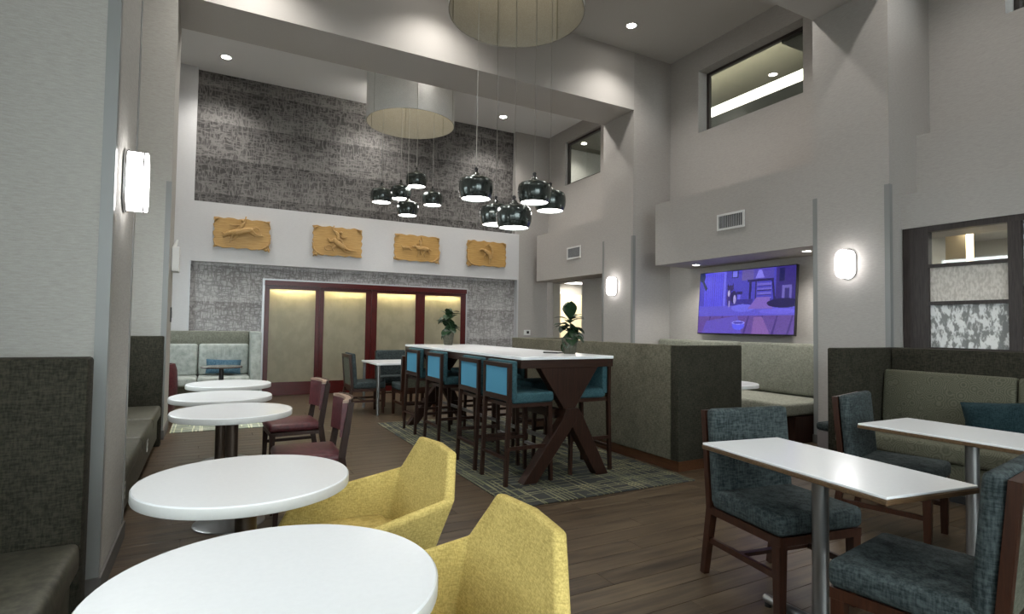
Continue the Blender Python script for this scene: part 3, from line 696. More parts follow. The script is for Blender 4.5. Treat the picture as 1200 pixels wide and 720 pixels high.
# ------------------------------------------------------------------ carved plaques
def plaque(x0, x1, z0, z1, label, kind):
    cx, cz = (x0+x1)/2, (z0+z1)/2; w, h = (x1-x0)/2, (z1-z0)/2
    t = thing('carved_plaque', label, 'wall art', (cx, YBK-.004, cz), 0, 'carved wooden plaques on the pale band')
    rng = random.Random(kind*5+1); pts = []
    n = 12
    for s in range(4):
        for i in range(n):
            f = i/n
            p = [(-w+2*w*f, -h), (w, -h+2*h*f), (w-2*w*f, h), (-w, h-2*h*f)][s]
            j = .012*math.sin(i*2.1+s*1.3+kind)+rng.uniform(-.006, .006)
            pts.append((p[0]+(j if s % 2 else 0), p[1]+(0 if s % 2 else j)))
    # Z of the prism runs out of the wall (-Y)
    m = Matrix(((1, 0, 0, 0), (0, 0, -1, 0), (0, 1, 0, 0), (0, 0, 0, 1)))
    obj('board', B().prism(pts, .035, m), MART, t)
    b = B()                                     # rolled, torn corners of the parchment-like board
    for sx, sz in ((-1, 1), (1, 1), (-1, -1)):
        b.tube([(sx*(w-.01), -.04, sz*(h-.09)), (sx*(w-.03), -.05, sz*(h-.03)), (sx*(w-.10), -.045, sz*(h-.012))], [.008, .012, .006])
    obj('curled_corner', b, MARTD, t, True)
    b = B(); sx = 1 if kind in (0, 2) else -1
    b.tube([(sx*(w+.01), -.045, -h+.22), (sx*(w-.015), -.055, -h+.10), (sx*(w-.08), -.055, -h+.03), (sx*(w-.18), -.045, -h-.005)], [.010, .016, .016, .008]); b.ball((sx*(w-.06), -.05, -h+.0), .03, .02, .03)
    b.tube([(sx*(w-.04), -.05, -h+.05), (sx*(w-.01), -.055, -h-.03)], .012); obj('rope_corner', b, MARTD, t, True)
    Y = -.055
    def T(b, pts, rad): b.tube([(p[0], Y, p[1]) for p in pts], rad); return b
    a, r = B(), B()
    if kind == 0:      # rider on a bucking bull
        T(a, [(-.20, .0), (-.10, .01), (.02, .05), (.13, .07)], [.035, .06, .055, .05]); T(a, [(-.20, .0), (-.27, -.04), (-.29, -.07)], [.04, .03, .02])
        T(a, [(-.15, -.02), (-.17, -.10), (-.19, -.16)], [.03, .018, .012]); T(a, [(-.10, -.02), (-.12, -.09), (-.17, -.13)], [.03, .016, .012])
        T(a, [(.13, .06), (.22, .0), (.30, .01)], [.04, .02, .012]); T(a, [(.12, .05), (.20, -.02), (.33, -.01)], [.04, .018, .010]); T(a, [(.15, .09), (.21, .13), (.26, .11), (.27, .08)], [.012, .009, .008, .006])
        T(a, [(-.28, -.02), (-.33, .0)], [.01, .005])
        T(r, [(-.06, .06), (-.02, .13), (.02, .18)], [.03, .032, .028]); T(r, [(.02, .2), (.04, .25), (.05, .30)], [.016, .013, .010]); T(r, [(-.02, .15), (-.10, .14), (-.20, .14)], [.016, .012, .009]); r.ball((.0, Y, .225), .028); T(r, [(-.05, .06), (-.09, .0)], [.026, .016])
    elif kind == 1:    # rider thrown from a kicking horse
        T(a, [(.10, -.10), (.0, -.04), (-.06, .02)], [.05, .06, .045]); T(a, [(-.06, .02), (-.14, -.01), (-.18, .04)], [.035, .028, .018]); T(a, [(.10, -.10), (.20, -.15), (.34, -.16)], [.035, .018, .01]); T(a, [(.08, -.12), (.12, -.18), (.28, -.19)], [.03, .016, .01])
        T(a, [(-.02, -.06), (-.10, -.14), (-.08, -.18)], [.025, .016, .012])
        for k in range(14):
            q0, q1 = k*2*PI/14, (k+1)*2*PI/14
            a.cyl((-.17+.07*math.cos(q0), Y, -.13+.05*math.sin(q0)), (-.17+.07*math.cos(q1), Y, -.13+.05*math.sin(q1)), .009, seg=6)
        T(r, [(.0, .05), (.0, .12), (-.04, .17)], [.04, .035, .028]); T(r, [(.0, .13), (.08, .08), (.16, .10)], [.02, .014, .01]); T(r, [(-.05, .17), (-.10, .22), (-.08, .29)], [.016, .013, .01]); r.ball((.05, Y, .17), .032); T(r, [(.0, .05), (.07, .02), (.09, -.06)], [.03, .02, .014])
    elif kind == 2:    # rider roping a calf
        T(a, [(-.31, .0), (-.24, .0), (-.18, -.01)], [.018, .03, .026]); T(a, [(-.31, .0), (-.34, .03)], [.014, .01]); T(a, [(-.28, -.01), (-.30, -.07)], [.012, .007]); T(a, [(-.18, -.02), (-.12, -.05)], [.014, .007])
        b2 = B(); T(b2, [(.02, .0), (.10, .0), (.20, -.01)], [.05, .045, .045]); T(b2, [(.02, .01), (-.05, .04), (-.10, .03)], [.03, .026, .016]); T(b2, [(.03, -.03), (.02, -.11), (.0, -.17)], [.02, .012, .01]); T(b2, [(.06, -.03), (.08, -.12)], [.018, .01]); T(b2, [(.18, -.03), (.14, -.11), (.16, -.16)], [.022, .012, .01]); T(b2, [(.21, -.02), (.25, -.08)], [.02, .01]); T(b2, [(.22, .01), (.28, -.02), (.32, -.04)], [.01, .009, .006])
        for vv in b2.bm.verts: vv.co.y = -.048+(vv.co.y-Y)*.75
        obj('carved_horse', b2, MARTD, t, True)
        T(r, [(.07, .03), (.06, .11)], [.03, .028]); T(r, [(.07, .12), (.10, .18), (.08, .23)], [.014, .012, .01]); T(r, [(.05, .1), (-.02, .07)], [.013, .01]); r.ball((.05, Y, .155), .024)
    else:              # rider and horse twisting upright
        T(a, [(-.04, .05), (.04, .0), (.07, -.10)], [.045, .05, .04]); T(a, [(-.04, .05), (-.12, .09), (-.18, .06)], [.03, .02, .012]); T(a, [(.07, -.10), (.05, -.2)], [.03, .018]); T(a, [(-.02, .02), (-.07, -.06), (-.05, -.10)], [.02, .014, .01])
        T(r, [(.02, .20), (.09, .16), (.12, .06), (.11, -.03), (.08, -.12)], [.02, .026, .028, .026, .016]); T(r, [(.02, .2), (-.03, .17)], [.018, .01]); r.ball((.04, Y, .20), .03)
    for q in (a, r):
        for vv in q.bm.verts: vv.co.y = -.048+(vv.co.y-Y)*.75
    obj('carved_animal', a, MARTD, t, True); obj('carved_rider', r, MARTD, t, True)
plaque(.01, .90, 2.62, 3.14, 'honey wood plaque carved with a rider on a bucking bull, leftmost', 0)
plaque(1.64, 2.54, 2.61, 3.15, 'honey wood plaque carved with a rider above a tumbling horse', 1)
plaque(3.19, 4.13, 2.62, 3.14, 'honey wood plaque carved with a mounted rider roping a calf', 2)
plaque(4.77, 5.69, 2.62, 3.15, 'honey wood plaque carved with twisting rider, rightmost of the four', 3)
# ------------------------------------------------------------------ round tables
def make_round():
    t = thing('round_table', '', 'table')
    r = .365
    obj('top', B().lathe([(0, .735), (r-.004, .735), (r, .731), (r, .697), (r-.004, .695), (0, .695)], seg=72), [MWHITE], t, True)
    obj('rim_band', B().lathe([(r+.0005, .731), (r+.0015, .729), (r+.0015, .699), (r+.0005, .697)], seg=72), MRIM, t, True)
    obj('post', B().cyl((0, 0, .03), (0, 0, .69), .038, seg=24), MPOSTD, t, True)
    obj('base', B().lathe([(0, 0), (.215, 0), (.215, .008), (.20, .016), (.08, .03), (.045, .045), (0, .045)], seg=48), MSTEEL, t, True)
    obj('mounting_plate', bx(-.12, -.12, .688, .12, .12, .6945), MBLACK, t)
    return t
rl = [((.14, 1.365), 'white round pedestal table nearest the camera at the bottom edge'), ((.14, 2.33), 'white round pedestal table beside the farther yellow chair'),
      ((.15, 4.14), 'white round pedestal table nearest of the row beyond the first column'), ((.10, 5.0), 'white round pedestal table in the middle of the three by the far left bench'),
      ((.18, 5.98), 'white round pedestal table farthest back, before the rug')]
rt0 = None
for (x, y), lab in rl:
    if rt0 is None: rt0 = make_round(); rt0.location = (x, y, 0); rt0['label'] = lab; rt0['group'] = 'white round tables along the left wall'
    else: dup(rt0, (x, y, 0), 0, lab)
# small dark lounge table
t = thing('lounge_table', 'small dark glossy round table in front of the far left bench', 'table', (.16, 8.75, .009))
obj('top', B().lathe([(0, .70), (.26, .70), (.265, .692), (.26, .68), (0, .68)], seg=48), MMAHT, t, True); obj('post', B().cyl((0, 0, .02), (0, 0, .68), .03), MBLACK, t, True); obj('base', B().lathe([(0, 0), (.2, 0), (.19, .015), (0, .03)], seg=32), MBLACK, t, True)
# ------------------------------------------------------------------ benches
def bench(t, x0, x1, segs, zb, zt, mseat, mback, depth, lean):
    pass
# first left bench (front at x=-.42, runs along y, back at x=-1.2)
def left_bench(y0, y1, yp, label, n, outl):
    t = thing('booth_bench', label, 'bench', (0, y0, 0), 0)
    L = y1-y0
    obj('plinth', bx(-1.2, 0, 0, -.52, L, .08), MBLACK, t)
    obj('base', bx(-1.2, 0, .08, -.455, L, .31, r=.008), MSEATG, t)
    for i in range(n):
        a, b_ = L*i/n, L*(i+1)/n
        obj('seat_cushion', bx(-1.06, a+.004, .31, -.425, b_-.004, .435, r=.03, seg=3), MSEATG, t, True)
        obj('back_cushion', bx(-1.2, a+.004, .435, -1.06, b_-.004, 1.16, r=.03, seg=3), MSAGE, t, True)
    obj('end_panel', bx(-1.2, yp-y0, .0, -.425, yp-y0+.13, 1.16, r=.015, seg=2), MCHAR, t, True, label='dark tweed upholstered end panel')
    for y in outl:
        o = obj('outlet_plate', bx(-.455, y-y0-.035, .17, -.449, y-y0+.035, .29), MWPL, t, label='white outlet plate'); 
        for dz in (-.025, .025): obj('socket', bx(-.4488, y-y0-.015, .222+dz, -.4475, y-y0+.015, .240+dz), MGUARD, o)
left_bench(-.2, 2.8, 2.8, 'dark green tweed booth bench with tall end panel at the bottom left', 4, [])
left_bench(4.16, 6.95, 6.95, 'green booth bench with outlets in its base, beyond the first left column', 3, [4.36, 5.88])
# far left banquette facing camera
t = thing('banquette', 'pale grey banquette against the patterned wall at the far left', 'bench', (0, 10.15, 0))
obj('base', bx(-1.2, .02, .05, .60, .7, .30), MSAGE, t); obj('top_band', bx(-1.2, .45, .93, .60, .70, 1.17, r=.02), MTVS, t, True)
for a, b_ in ((-1.2, -.71), (-.70, -.16), (-.15, .60)):
    obj('seat_cushion', bx(a, -.05, .30, b_, .5, .44, r=.03, seg=3), MPALE, t, True); o = obj('back_cushion', bx(a, .40, .44, b_, .60, .96, r=.045, seg=3), MPALE, t, True)
    if a == -.15:
        b = B()
        for k in range(6): b.tube([(a+.22+k*.06, .398, .92), (a+.21+k*.065, .392, .84), (a+.23+k*.055, .399, .70)], [.002, .008, .002])
        obj('fabric_fold', b, MPALE, o, True)
obj('end_panel', bx(.605, -.05, 0, .76, .70, 1.17, r=.02), MPALE, t, True)
def pillow(name, label, loc, rot, w, h, d, mat):
    n = 14; b = bmesh.new(); top = []
    for s in (1, -1):
        g = [[None]*(n+1) for _ in range(n+1)]
        for i in range(n+1):
            for j in range(n+1):
                u, v = -1+2*i/n, -1+2*j/n
                k = max(0, (1-u**4)*(1-v**4))**.45
                px = u*w/2*(1-.05*(1-abs(v))); pz = v*h/2*(1-.08*(1-abs(u)))
                g[i][j] = b.verts.new((px, s*d/2*k, pz))
        for i in range(n):
            for j in range(n):
                q = (g[i][j], g[i+1][j], g[i+1][j+1], g[i][j+1]); b.faces.new(q if s < 0 else q[::-1])
    bmesh.ops.remove_doubles(b, verts=b.verts, dist=1e-4)
    bb = B(); bb.bm = b; o = obj(name, bb, mat, None, True); o.location = loc; o.rotation_euler = rot; tag(o, label, 'pillow'); return o
pillow('throw_pillow', 'blue lumbar pillow lying on the pale far left banquette', (.22, 10.45, .585), (-.25, .04, 0), .52, .24, .13, MPILB)
# half wall (back of a booth) and its bench
t = thing('booth_half_wall', 'tall sage tweed upholstered half wall behind the bar stools', 'booth', (3.79, 3.79, 0))
obj('long_panel', bx(0, .105, .10, .14, 3.12, 1.16, r=.012), MSAGE, t, True); obj('end_panel', bx(0, 0, .10, .85, .10, 1.16, r=.012), MCHAR, t, True, label='dark tweed upholstered end of the half wall')
obj('plinth', B().box(.03, .03, 0, .12, 3.1, .099).box(.12, .03, 0, .83, .09, .099), MPLINTH, t)
obj('seat_base', bx(.145, .105, .04, .62, 3.1, .32), MWD, t); obj('seat_cushion', bx(.145, .105, .32, .70, 3.1, .45, r=.03), MTVS, t, True)
obj('far_panel', bx(.0, 3.125, .1, .85, 3.22, 1.16, r=.012), MSAGE, t, True)
# television bench
t = thing('banquette', 'pale sage wall bench under the blue television', 'bench', (0, 0, 0))
obj('plinth', bx(6.0, 4.16, .0, 7.1, 7.3, .31), MWD, t)
for a, b_ in ((4.16, 5.62), (5.63, 7.3)):
    obj('seat_cushion', bx(5.82, a+.003, .32, 6.75, b_-.003, .47, r=.035, seg=3), MTVS, t, True)
    m = Matrix.Translation((6.78, 0, .47)) @ Matrix.Rotation(math.radians(9), 4, 'Y')
    obj('back_cushion', bx(-.08, a+.003, 0, .08, b_-.003, .68, r=.05, seg=3, mat=m), MTVS, t, True)
obj('back_support', bx(6.96, 4.16, .31, 7.12, 7.3, 1.13), MTVS, t)
tag(obj('seat_cushion_dark', bx(5.95, 5.1, .475, 6.25, 5.5, .56, r=.03), MBLACK, None, True), 'small dark cushion lying on the bench under the television', 'cushion')
bpy.data.objects['seat_cushion_dark'].name = 'bench_cushion'
t = dup(rt0, (4.98, 4.32, 0), 0, 'white round table half hidden behind the half wall, under the television', 'white round table by television bench')
# corner ottoman by the near right column
t = thing('upholstered_stool', 'low grey stool with dark top in front of the near right column', 'stool', (5.3, 3.22, 0))
obj('body', bx(0, .0, .0, .85, .23, .34, r=.015), plain('mauve_grey_vinyl', (.20, .18, .18), .5), t, True); obj('pad', bx(-.01, -.005, .34, .86, .24, .42, r=.03, seg=3), MBLUEG, t, True)
# right banquette
t = thing('banquette', 'green patterned banquette with high back along the wooden screen', 'bench', (0, 0, 0))
obj('plinth', bx(5.12, -.6, 0, 6.3, 3.08, .08), MBLACK, t); obj('base', bx(5.03, -.6, .08, 6.3, 3.08, .31, r=.01), MDAM, t, True)
obj('high_back', bx(5.92, -.6, .31, 6.2, 3.08, 1.16, r=.015), MCHAR, t, True)
obj('end_panel', bx(5.06, 3.09, .0, 6.2, 3.19, 1.16, r=.015), MCHAR, t, True, label='dark tweed wing panel')
for a, b_ in ((2.06, 3.085), (1.04, 2.055), (.02, 1.035), (-.6, .015)):
    obj('seat_cushion', bx(4.99, a, .315, 5.78, b_, .45, r=.03, seg=3), MDAM, t, True)
    m = Matrix.Translation((5.83, 0, .45)) @ Matrix.Rotation(math.radians(6), 4, 'Y')
    obj('back_cushion', bx(-.10, a+.003, 0, .02, b_-.003, .50, r=.03, seg=3, mat=m), MDAM, t, True)
pillow('throw_pillow', 'dark teal lumbar pillow on the patterned right banquette', (5.60, 2.05, .62), (0, .12, PI/2+.06), .60, .30, .16, MTEALP)
# ------------------------------------------------------------------ rugs
def rug(name, x0, y0, x1, y1, mat, label, rz=0):
    o = obj(name, bx(-(x1-x0)/2, -(y1-y0)/2, .0008, (x1-x0)/2, (y1-y0)/2, .009, r=.002, seg=1), mat); o.location = ((x0+x1)/2, (y0+y1)/2, 0); o.rotation_euler = (0, 0, rz); tag(o, label, 'rug'); return o
rug('area_rug', 1.98, 3.55, 3.76, 7.4, MRUG, 'dark green rug with thin yellow lines under the bar table', -.01)
rug('area_rug', -.38, 7.72, 1.0, 9.6, MRUG2, 'pale green and cream striped rug before the far left banquette')
# ------------------------------------------------------------------ bar table
TB = (2.285, 3.255, 4.06, 7.2)
t = thing('bar_table', 'long bar height table with white top and dark cross legs', 'table', (2.77, 5.63, .009))
x0, x1, y0, y1 = TB[0]-2.77, TB[1]-2.77, TB[2]-5.63, TB[3]-5.63
obj('top', bx(x0, y0, 1.026, x1, y1, 1.051, r=.003), MWHITE, t)
obj('apron', bx(x0+.004, y0+.004, .955, x1-.004, y1-.004, 1.025), MWDX, t)
m0 = Matrix(((1, 0, 0, 0), (0, 0, 1, 0), (0, 1, 0, 0), (0, 0, 0, 1)))
for k, yy in enumerate((y0-.02, y1-.11)):
    mm = Matrix.Translation((.04, yy+.026, 0)) @ m0
    tr = obj('trestle', B().prism([(-.335, .955), (.275, .955), (.03, .60), (.0, .50), (-.06, .50), (-.09, .60)], .09, mm, r=.004), MWD, t)
    obj('trestle_foot', B().prism([(-.51, 0), (-.375, 0), (.02, .49), (.03, .60), (-.09, .60), (-.12, .52)], .10, Matrix.Translation((.045, yy-.006, 0)) @ m0, r=.004), MWD, t)
    obj('trestle_foot', B().prism([(.37, 0), (.24, 0), (-.06, .50), (-.05, .60), (.04, .60), (.09, .53)], .10, Matrix.Translation((.045, yy-.004, 0)) @ m0, r=.004), MWD, t)
obj('stretcher', bx(-.07, y0+.13, .50, .01, y1-.14, .58), MWDX, t)
obj('foot_rail', bx(-.045, y0+.14, .28, -.015, y1-.14, .31), MSTEEL, t)
# ------------------------------------------------------------------ bar stools (local front = -Y)
def make_stool():
    t = thing('bar_stool', '', 'bar stool')
    w = .235
    obj('seat', bx(-w+.01, -.22, .665, w-.01, .19, .755, r=.025, seg=3), MBLUE, t, True)
    obj('seat_frame', bx(-w+.015, -.20, .635, w-.015, .20, .665), MWDX, t)
    obj('backrest', bx(-w+.004, .150, .70, w-.004, .205, 1.02, r=.018, seg=3), MBLUE, t, True)
    b = B(); f = .035
    b.box(-w, .207, .69, -w+f, .237, 1.0); b.box(w-f, .207, .69, w, .237, 1.0); b.box(-w+f, .207, .965, w-f, .237, 1.0); b.box(-w+f, .207, .69, w-f, .237, .735)
    obj('back_frame', b, MWD, t); obj('back_panel', bx(-w+f, .212, .735, w-f, .226, .965), plain('light_teal_fabric', (.05, .22, .34), .8), t)
    for sx in (-1, 1):
        obj('leg', B().bar((sx*(w-.02), -.195, 0), (sx*(w-.03), -.18, .64), .028, .028, .036, .036), MWD, t)
        obj('leg', B().bar((sx*(w-.02), .245, 0), (sx*(w-.02), .22, .69), .03, .03, .036, .034), MWD, t)
        obj('stretcher', B().bar((sx*(w-.025), -.18, .30), (sx*(w-.02), .22, .30), .02, .03), MWD, t)
    obj('stretcher', B().bar((-w+.03, .235, .22), (w-.03, .235, .22), .02, .032), MWD, t)
    obj('foot_rest', B().bar((-w+.03, -.19, .25), (w-.03, -.19, .25), .022, .03), MSTEEL, t)
    return t
st0 = None
SL = [((2.395, 4.28, PI/2+.02), 'teal bar stool nearest the camera on the left side of the bar table'), ((2.40, 4.86, PI/2-.02), 'teal bar stool second from the near end on the left side'),
      ((2.42, 5.86, PI/2), 'teal bar stool third from the near end on the left side'), ((2.44, 6.68, PI/2), 'teal bar stool at the far end of the left side'),
      ((3.04, 4.36, -PI/2), 'teal bar stool nearest the camera on the half wall side'), ((3.04, 5.0, -PI/2), 'teal bar stool second on the half wall side of the bar table'),
      ((3.04, 5.9, -PI/2), 'teal bar stool third on the half wall side of the bar table'), ((3.04, 6.7, -PI/2), 'teal bar stool farthest back on the half wall side')]
for (x, y, a), lab in SL:
    if st0 is None:
        st0 = make_stool(); st0.location = (x, y, .009); st0.rotation_euler = (0, 0, a); st0['label'] = lab; st0['group'] = 'teal bar stools around the bar table'
    else: dup(st0, (x, y, .009), a, lab)
# ------------------------------------------------------------------ dining chairs (local front = -Y)
def make_chair():
    t = thing('dining_chair', '', 'chair')
    w = .255
    obj('seat', bx(-w, -.27, .375, w, .20, .475, r=.028, seg=3), MBLUEG, t, True)
    obj('seat_frame', bx(-w+.008, -.262, .335, w-.008, .22, .375), MWRED, t)
    m = Matrix.Translation((0, .19, .39)) @ Matrix.Rotation(math.radians(-5), 4, 'X')
    obj('backrest', bx(-w, -.050, 0, w, .014, .50, r=.025, seg=3, mat=m), MBLUEG, t, True)
    b = B(); f = .042
    for a in ((-w, .015, -.02, -w+f, .048, .49), (w-f, .015, -.02, w, .048, .49), (-w+f, .015, .445, w-f, .048, .49), (-w+f, .015, -.02, w-f, .048, .04)): b.box(*a, mat=m)
    obj('back_frame', b, MWRED, t); obj('back_panel', bx(-w+f, .018, .04, w-f, .038, .445, mat=m), MKHAKI, t)
    for sx in (-1, 1):
        obj('leg', B().bar((sx*(w-.03), -.235, 0), (sx*(w-.03), -.235, .335), .036, .036, .046, .046), MWRED, t)
        obj('leg', B().bar((sx*(w-.03), .285, 0), (sx*(w-.03), .225, .37), .034, .034, .042, .042), MWRED, t)
        obj('stretcher', B().bar((sx*(w-.03), -.215, .19), (sx*(w-.03), .25, .19), .018, .03), MWRED, t)
    obj('stretcher', B().bar((-w+.04, .03, .19), (w-.04, .03, .19), .018, .03), MWRED, t)
    return t
CL = [((2.57, 1.88, -.16), 'blue grey upholstered chair facing the camera at the far end of the nearest rectangular table'),
      ((2.315, 1.055, PI+.15), 'blue grey chair seen from behind at the lower right, khaki rear panel'),
      ((4.0, 2.08, .24), 'blue grey chair at the far end of the table beside the patterned banquette'),
      ((3.93, 1.05, PI+.05), 'blue grey chair mostly hidden at the near end of the table by the banquette'),
      ((1.98+.08, 8.48, PI/2), 'dark green chair with its side to us left of the far square table'),
      ((2.72, 9.15, 0), 'dark green chair facing us behind the far square table'),
      ((2.66, 7.95, PI), 'dark green chair with its back to us at the far square table')]
ch0 = None
for (x, y, a), lab in CL:
    grp = 'chairs at the rectangular tables' if y < 4 else 'chairs at the far square table'
    if ch0 is None:
        ch0 = make_chair(); ch0.location = (x, y, 0); ch0.rotation_euler = (0, 0, a); ch0['label'] = lab; ch0['group'] = grp
    else: dup(ch0, (x, y, 0), a, lab, grp)
# ------------------------------------------------------------------ rectangular tables
def rect_table(x, y, rz, label, w=.57, l=.94):
    t = thing('dining_table', label, 'table', (x, y, 0), rz, 'white rectangular tables')
    obj('top', bx(-w/2+.003, -l/2+.003, .742, w/2-.003, l/2-.003, .752, r=.002, seg=1), MWHITE, t)
    obj('edge_band', bx(-w/2, -l/2, .722, w/2, l/2, .7415, r=.003, seg=1), MEDGE, t)
    obj('post', B().cyl((0, 0, .05), (0, 0, .715), .033, seg=24), MSTEEL, t, True)
    obj('mounting_plate', bx(-.12, -.2, .714, .12, .2, .7215), MBLACK, t)
    b = B(); b.tube([(0, -.30, .035), (0, 0, .05), (0, .30, .035)], [.02, .026, .02], 14); b.tube([(-.20, 0, .035), (0, 0, .05), (.20, 0, .035)], [.02, .026, .02], 14)
    obj('base', b, MSTEEL, t, True)
    for p in ((0, -.29), (0, .29), (-.19, 0), (.19, 0)): obj('foot', B().cyl((*p, 0), (*p, .02), .016), MBLACK, t, True)
rect_table(2.335, 1.505, -.14, 'white rectangular table with brown edge and steel post, nearest on the right', .485, .94)
rect_table(3.775, 1.545, -.01, 'white rectangular table with brown edge beside the patterned banquette', .55, .95)
t = thing('dining_table', 'white square table with four grey metal legs near the maroon sliding doors', 'table', (2.62, 8.52, 0), 0)
obj('top', bx(-.48, -.46, .725, .48, .46, .75, r=.003), MWHITE, t)
for sx in (-1, 1):
    for sy in (-1, 1): obj('leg', B().cyl((sx*.44, sy*.42, 0), (sx*.44, sy*.42, .725), .024, seg=16), MSTEEL, t, True)
# ------------------------------------------------------------------ yellow tub chairs (front = -Y)
def make_tub():
    t = thing('tub_chair', '', 'armchair')
    V = {}
    half = dict(bt=(.168, .30, .815), btm=(0, .315, .82), bm=(.265, .25, .665), af=(.30, -.20, .575), ab=(.27, -.29, .43), bb=(.20, .17, .40), bbm=(0, .19, .40), bmm=(0, .27, .66))
    bm = bmesh.new(); v = {}
    for k, (x, y, z) in half.items():
        if k.endswith('m') and x == 0: v[k] = bm.verts.new((0, y, z))
        else: v[k+'L'] = bm.verts.new((-x, y, z)); v[k+'R'] = bm.verts.new((x, y, z))
    for s in 'LR':
        bm.faces.new((v['bt'+s], v['btm'], v['bmm'], v['bm'+s])); bm.faces.new((v['bm'+s], v['bmm'], v['bbm'], v['bb'+s])); bm.faces.new((v['bm'+s], v['bb'+s], v['ab'+s], v['af'+s]))
    bmesh.ops.recalc_face_normals(bm, faces=bm.faces)
    bb = B(); bb.bm = bm; o = obj('shell', bb, MYEL, t, False)
    for p in o.data.polygons: p.use_smooth = True
    # make sure thickness grows outward (away from the seat centre)
    md = o.modifiers.new('thick', 'SOLIDIFY'); md.thickness = .042; md.offset = 1 if outward(o.data) else -1; md.use_even_offset = False
    bv = o.modifiers.new('round', 'BEVEL'); bv.width = .016; bv.segments = 3; bv.angle_limit = .5
    wn = o.modifiers.new('normals', 'WEIGHTED_NORMAL')
    # outer tub below the arms
    pts_t = [(-.335, -.30, .42), (.335, -.30, .42), (.315, .10, .44), (.26, .26, .46), (-.26, .26, .46), (-.315, .10, .44)]
    bm = bmesh.new(); T = [bm.verts.new(p) for p in pts_t]; Bt = [bm.verts.new((p[0]*.75, p[1]*.75, .29)) for p in pts_t]
    bm.faces.new(T); bm.faces.new(Bt[::-1])
    for i in range(6): bm.faces.new((T[i], Bt[i], Bt[(i+1) % 6], T[(i+1) % 6]))
    bmesh.ops.bevel(bm, geom=bm.edges[:], offset=.02, segments=3, affect='EDGES')
    bb = B(); bb.bm = bm; obj('tub_base', bb, MYEL, t, True)
    obj('seat', bx(-.255, -.305, .40, .255, .17, .475, r=.035, seg=4), MYEL, t, True)
    for sx in (-1, 1):
        for sy in (-1, 1): obj('leg', B().cyl((sx*.16, sy*.15, .30), (sx*.24, sy*.23, 0), .018, .011, 12), MWD, t, True)
    return t
def outward(me):
    s = 0
    for p in me.polygons:
        c = p.center; s += p.normal.dot(Vector((c.x, c.y, 0)))*p.area
    return s > 0
TL = [((.465, 1.35, -PI/2-.03), 'mustard yellow tub armchair closest to the camera'), ((.545, 2.25, -PI/2+.02), 'mustard yellow tub armchair farther back, beside the second round table')]
tb0 = None
for (x, y, a), lab in TL:
    if tb0 is None: tb0 = make_tub(); tb0.location = (x, y, 0); tb0.rotation_euler = (0, 0, a); tb0['label'] = lab; tb0['group'] = 'mustard yellow armchairs'
    else: dup(tb0, (x, y, 0), a, lab)
# ------------------------------------------------------------------ maroon cafe chairs
def make_cafe():
    t = thing('cafe_chair', '', 'chair'); w = .22
    obj('seat', bx(-w, -.22, .405, w, .20, .475, r=.03, seg=3), MMAR, t, True)
    obj('seat_frame', bx(-w+.01, -.21, .375, w-.01, .20, .405), MWRED, t)
    def arc(y0, z0, z1, th, n=8, ww=w):
        b = bmesh.new(); L = []
        for i in range(n+1):
            u = -1+2*i/n; x = u*ww; yy = y0-.045*u*u
            L.append([b.verts.new((x, yy+a+(.06*(z-.5)), z)) for a, z in ((0, z0), (th, z0), (th, z1), (0, z1))])
        for A, D in zip(L, L[1:]):
            for k in range(4): b.faces.new((A[k], A[(k+1) % 4], D[(k+1) % 4], D[k]))
        b.faces.new(L[0]); b.faces.new(L[-1][::-1])
        q = B(); q.bm = b; return q
    obj('back_pad', arc(.215, .575, .795, .035, ww=w-.01), MMAR, t, True)
    obj('back_rail', arc(.252, .58, .82, .014), MWRED, t, True); obj('top_lip', arc(.215, .797, .815, .036), wood('pale_top_lip', (.25, .16, .12), (.36, .26, .2), 0, .3), t, True, label='worn pale wooden top edge')
    for sx in (-1, 1):
        obj('leg', B().bar((sx*(w-.03), -.20, 0), (sx*(w-.02), -.19, .40), .026, .026, .042, .042), MWD, t)
        obj('leg', B().bar((sx*(w-.03), .27, 0), (sx*(w-.01), .19, .44), .028, .034, .03, .045), MWD, t)
        obj('back_post', B().bar((sx*(w-.01), .19, .44), (sx*(w-.012), .245, .80), .028, .045, .024, .035), MWD, t)
        obj('stretcher', B().bar((sx*(w-.025), -.18, .27), (sx*(w-.02), .22, .27), .016, .026), MWD, t)
    return t
ML = [((.60, 3.97, -PI/2-.05), 'maroon cafe chair beside the nearest of the far round tables'), ((.66, 5.22, -PI/2+.05), 'maroon cafe chair farther back, side view with rail between legs')]
cf0 = None
for (x, y, a), lab in ML:
    if cf0 is None: cf0 = make_cafe(); cf0.location = (x, y, 0); cf0.rotation_euler = (0, 0, a); cf0['label'] = lab; cf0['group'] = 'maroon cafe chairs'
    else: dup(cf0, (x, y, 0), a, lab)
t = thing('lounge_chair', 'rounded maroon lounge chair half hidden behind the second left column', 'armchair', (-.70, 8.95, .0), 0)
obj('back_shell', B().lathe([(.30, .08), (.33, .2), (.34, .45), (.325, .66), (.30, .74), (.265, .74), (.26, .45), (.25, .1)], seg=40), MMAR, t, True); obj('seat', B().lathe([(0, .12), (.24, .12), (.25, .36), (.23, .42), (0, .43)], seg=32), MMAR, t, True)
for k in range(4): obj('leg', B().cyl((.2*math.cos(k*PI/2+.8), .2*math.sin(k*PI/2+.8), 0), (.2*math.cos(k*PI/2+.8), .2*math.sin(k*PI/2+.8), .11), .014, .02), MWD, t, True)
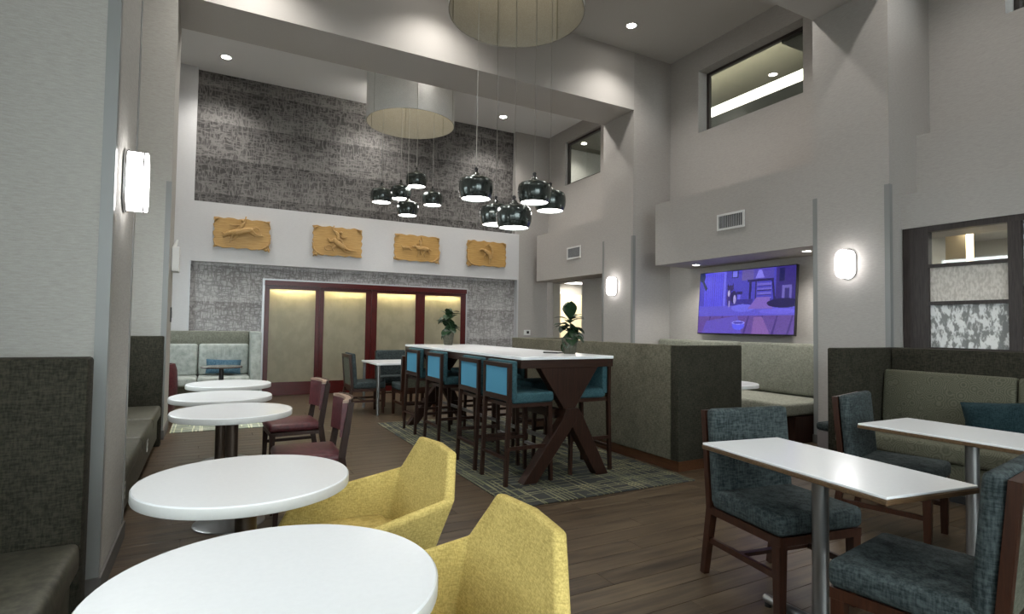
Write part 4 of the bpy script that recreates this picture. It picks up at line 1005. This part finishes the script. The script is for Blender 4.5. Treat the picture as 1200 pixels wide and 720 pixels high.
# ------------------------------------------------------------------ plants and phone
def leaf_mesh(name='leaf'):
    b = bmesh.new(); n = 7; L = []
    for i in range(n+1):
        f = i/n; w = .68*math.sin(PI*min(1, f*1.02))**.8*(.55+.75*f) if 0 < i < n else .012
        zb = .05*math.sin(PI*f)-.22*f*f
        L.append([b.verts.new((s*w*.5, f, zb+.10*abs(s)*w+.012*math.sin(i*2.2)*abs(s))) for s in (-1, -.5, 0, .5, 1)])
    for A, D in zip(L, L[1:]):
        for k in range(4): b.faces.new((A[k], A[k+1], D[k+1], D[k]))
    for f in b.faces: f.smooth = True
    me = bpy.data.meshes.new(name); b.to_mesh(me); b.free(); me.materials.append(MLEAF); return me
LM = leaf_mesh()
def plant(loc, label, ph, leaves, seed):
    t = thing('potted_fiddle_leaf_fig', label, 'plant', loc)
    obj('pot', B().lathe([(0, 0), (.055, 0), (.058, .006), (.082, ph), (.086, ph), (.086, ph-.012), (.074, ph-.012), (.07, ph-.02), (0, ph-.02)], seg=32), MPOT, t, True)
    obj('soil', B().lathe([(0, ph-.016), (.072, ph-.016), (.072, ph-.019), (0, ph-.019)], seg=24), MSOIL, t)
    obj('stem', B().tube([(0, 0, ph-.02), (.006, 0, ph+.12), (0, .005, ph+.26)], [.008, .006, .004]), MSTEM, t, True)
    for az, z, el, L in leaves:
        o = bpy.data.objects.new('leaf', LM); C.objects.link(o); o.parent = t
        o.location = (0, 0, z); o.rotation_euler = (el, 0, az); o.scale = (L, L, L)
    return t
rnd = random.Random(4)
a1 = [(k*2.4+.3, .15+.010*k, (-.95, -.3, .35)[k % 3], .17) for k in range(18)]
# azimuth: rotation of +Y; camera side is -Y
a1 += [(2.2, .30, .35, .13), (-1.9, .30, .45, .15), (1.0, .32, .35, .16), (-.9, .33, .3, .14), (2.7, .32, 1.35, .20), (-.4, .33, 1.25, .20), (1.9, .32, 1.1, .17), (-1.7, .26, -.2, .17), (-1.3, .33, .5, .17), (1.4, .27, .2, .17), (3.0, .24, -.6, .14), (2.4, .22, -.9, .15), (-2.6, .23, -.8, .15)]
plant((3.07, 4.50, 1.0605), 'fiddle leaf fig in a small pot at the near end of the bar table', .155, a1, 1)
a2 = [(k*2.4, .18+.010*k, (-.8, -.2, .4)[k % 3], .17) for k in range(24)]+[(2.4, .38, 1.1, .13), (-.6, .38, 1.2, .13), (.9, .36, .9, .15), (2.9, .34, 1.0, .16), (3.6, .32, .7, .17)]
plant((2.80, 6.96, 1.0605), 'fiddle leaf fig in a small pot at the far end of the bar table', .19, a2, 2)
t = thing('mobile_phone', 'black phone lying beside the pot at the near end of the bar table', 'phone', (2.965, 4.64, 1.0605), .5)
obj('body', bx(-.05, -.08, 0, .05, .08, .012, r=.004), MBLACK, t); obj('cable_end', B().cyl((.0, -.08, .006), (.01, -.11, .005), .004), MBLACK, t)
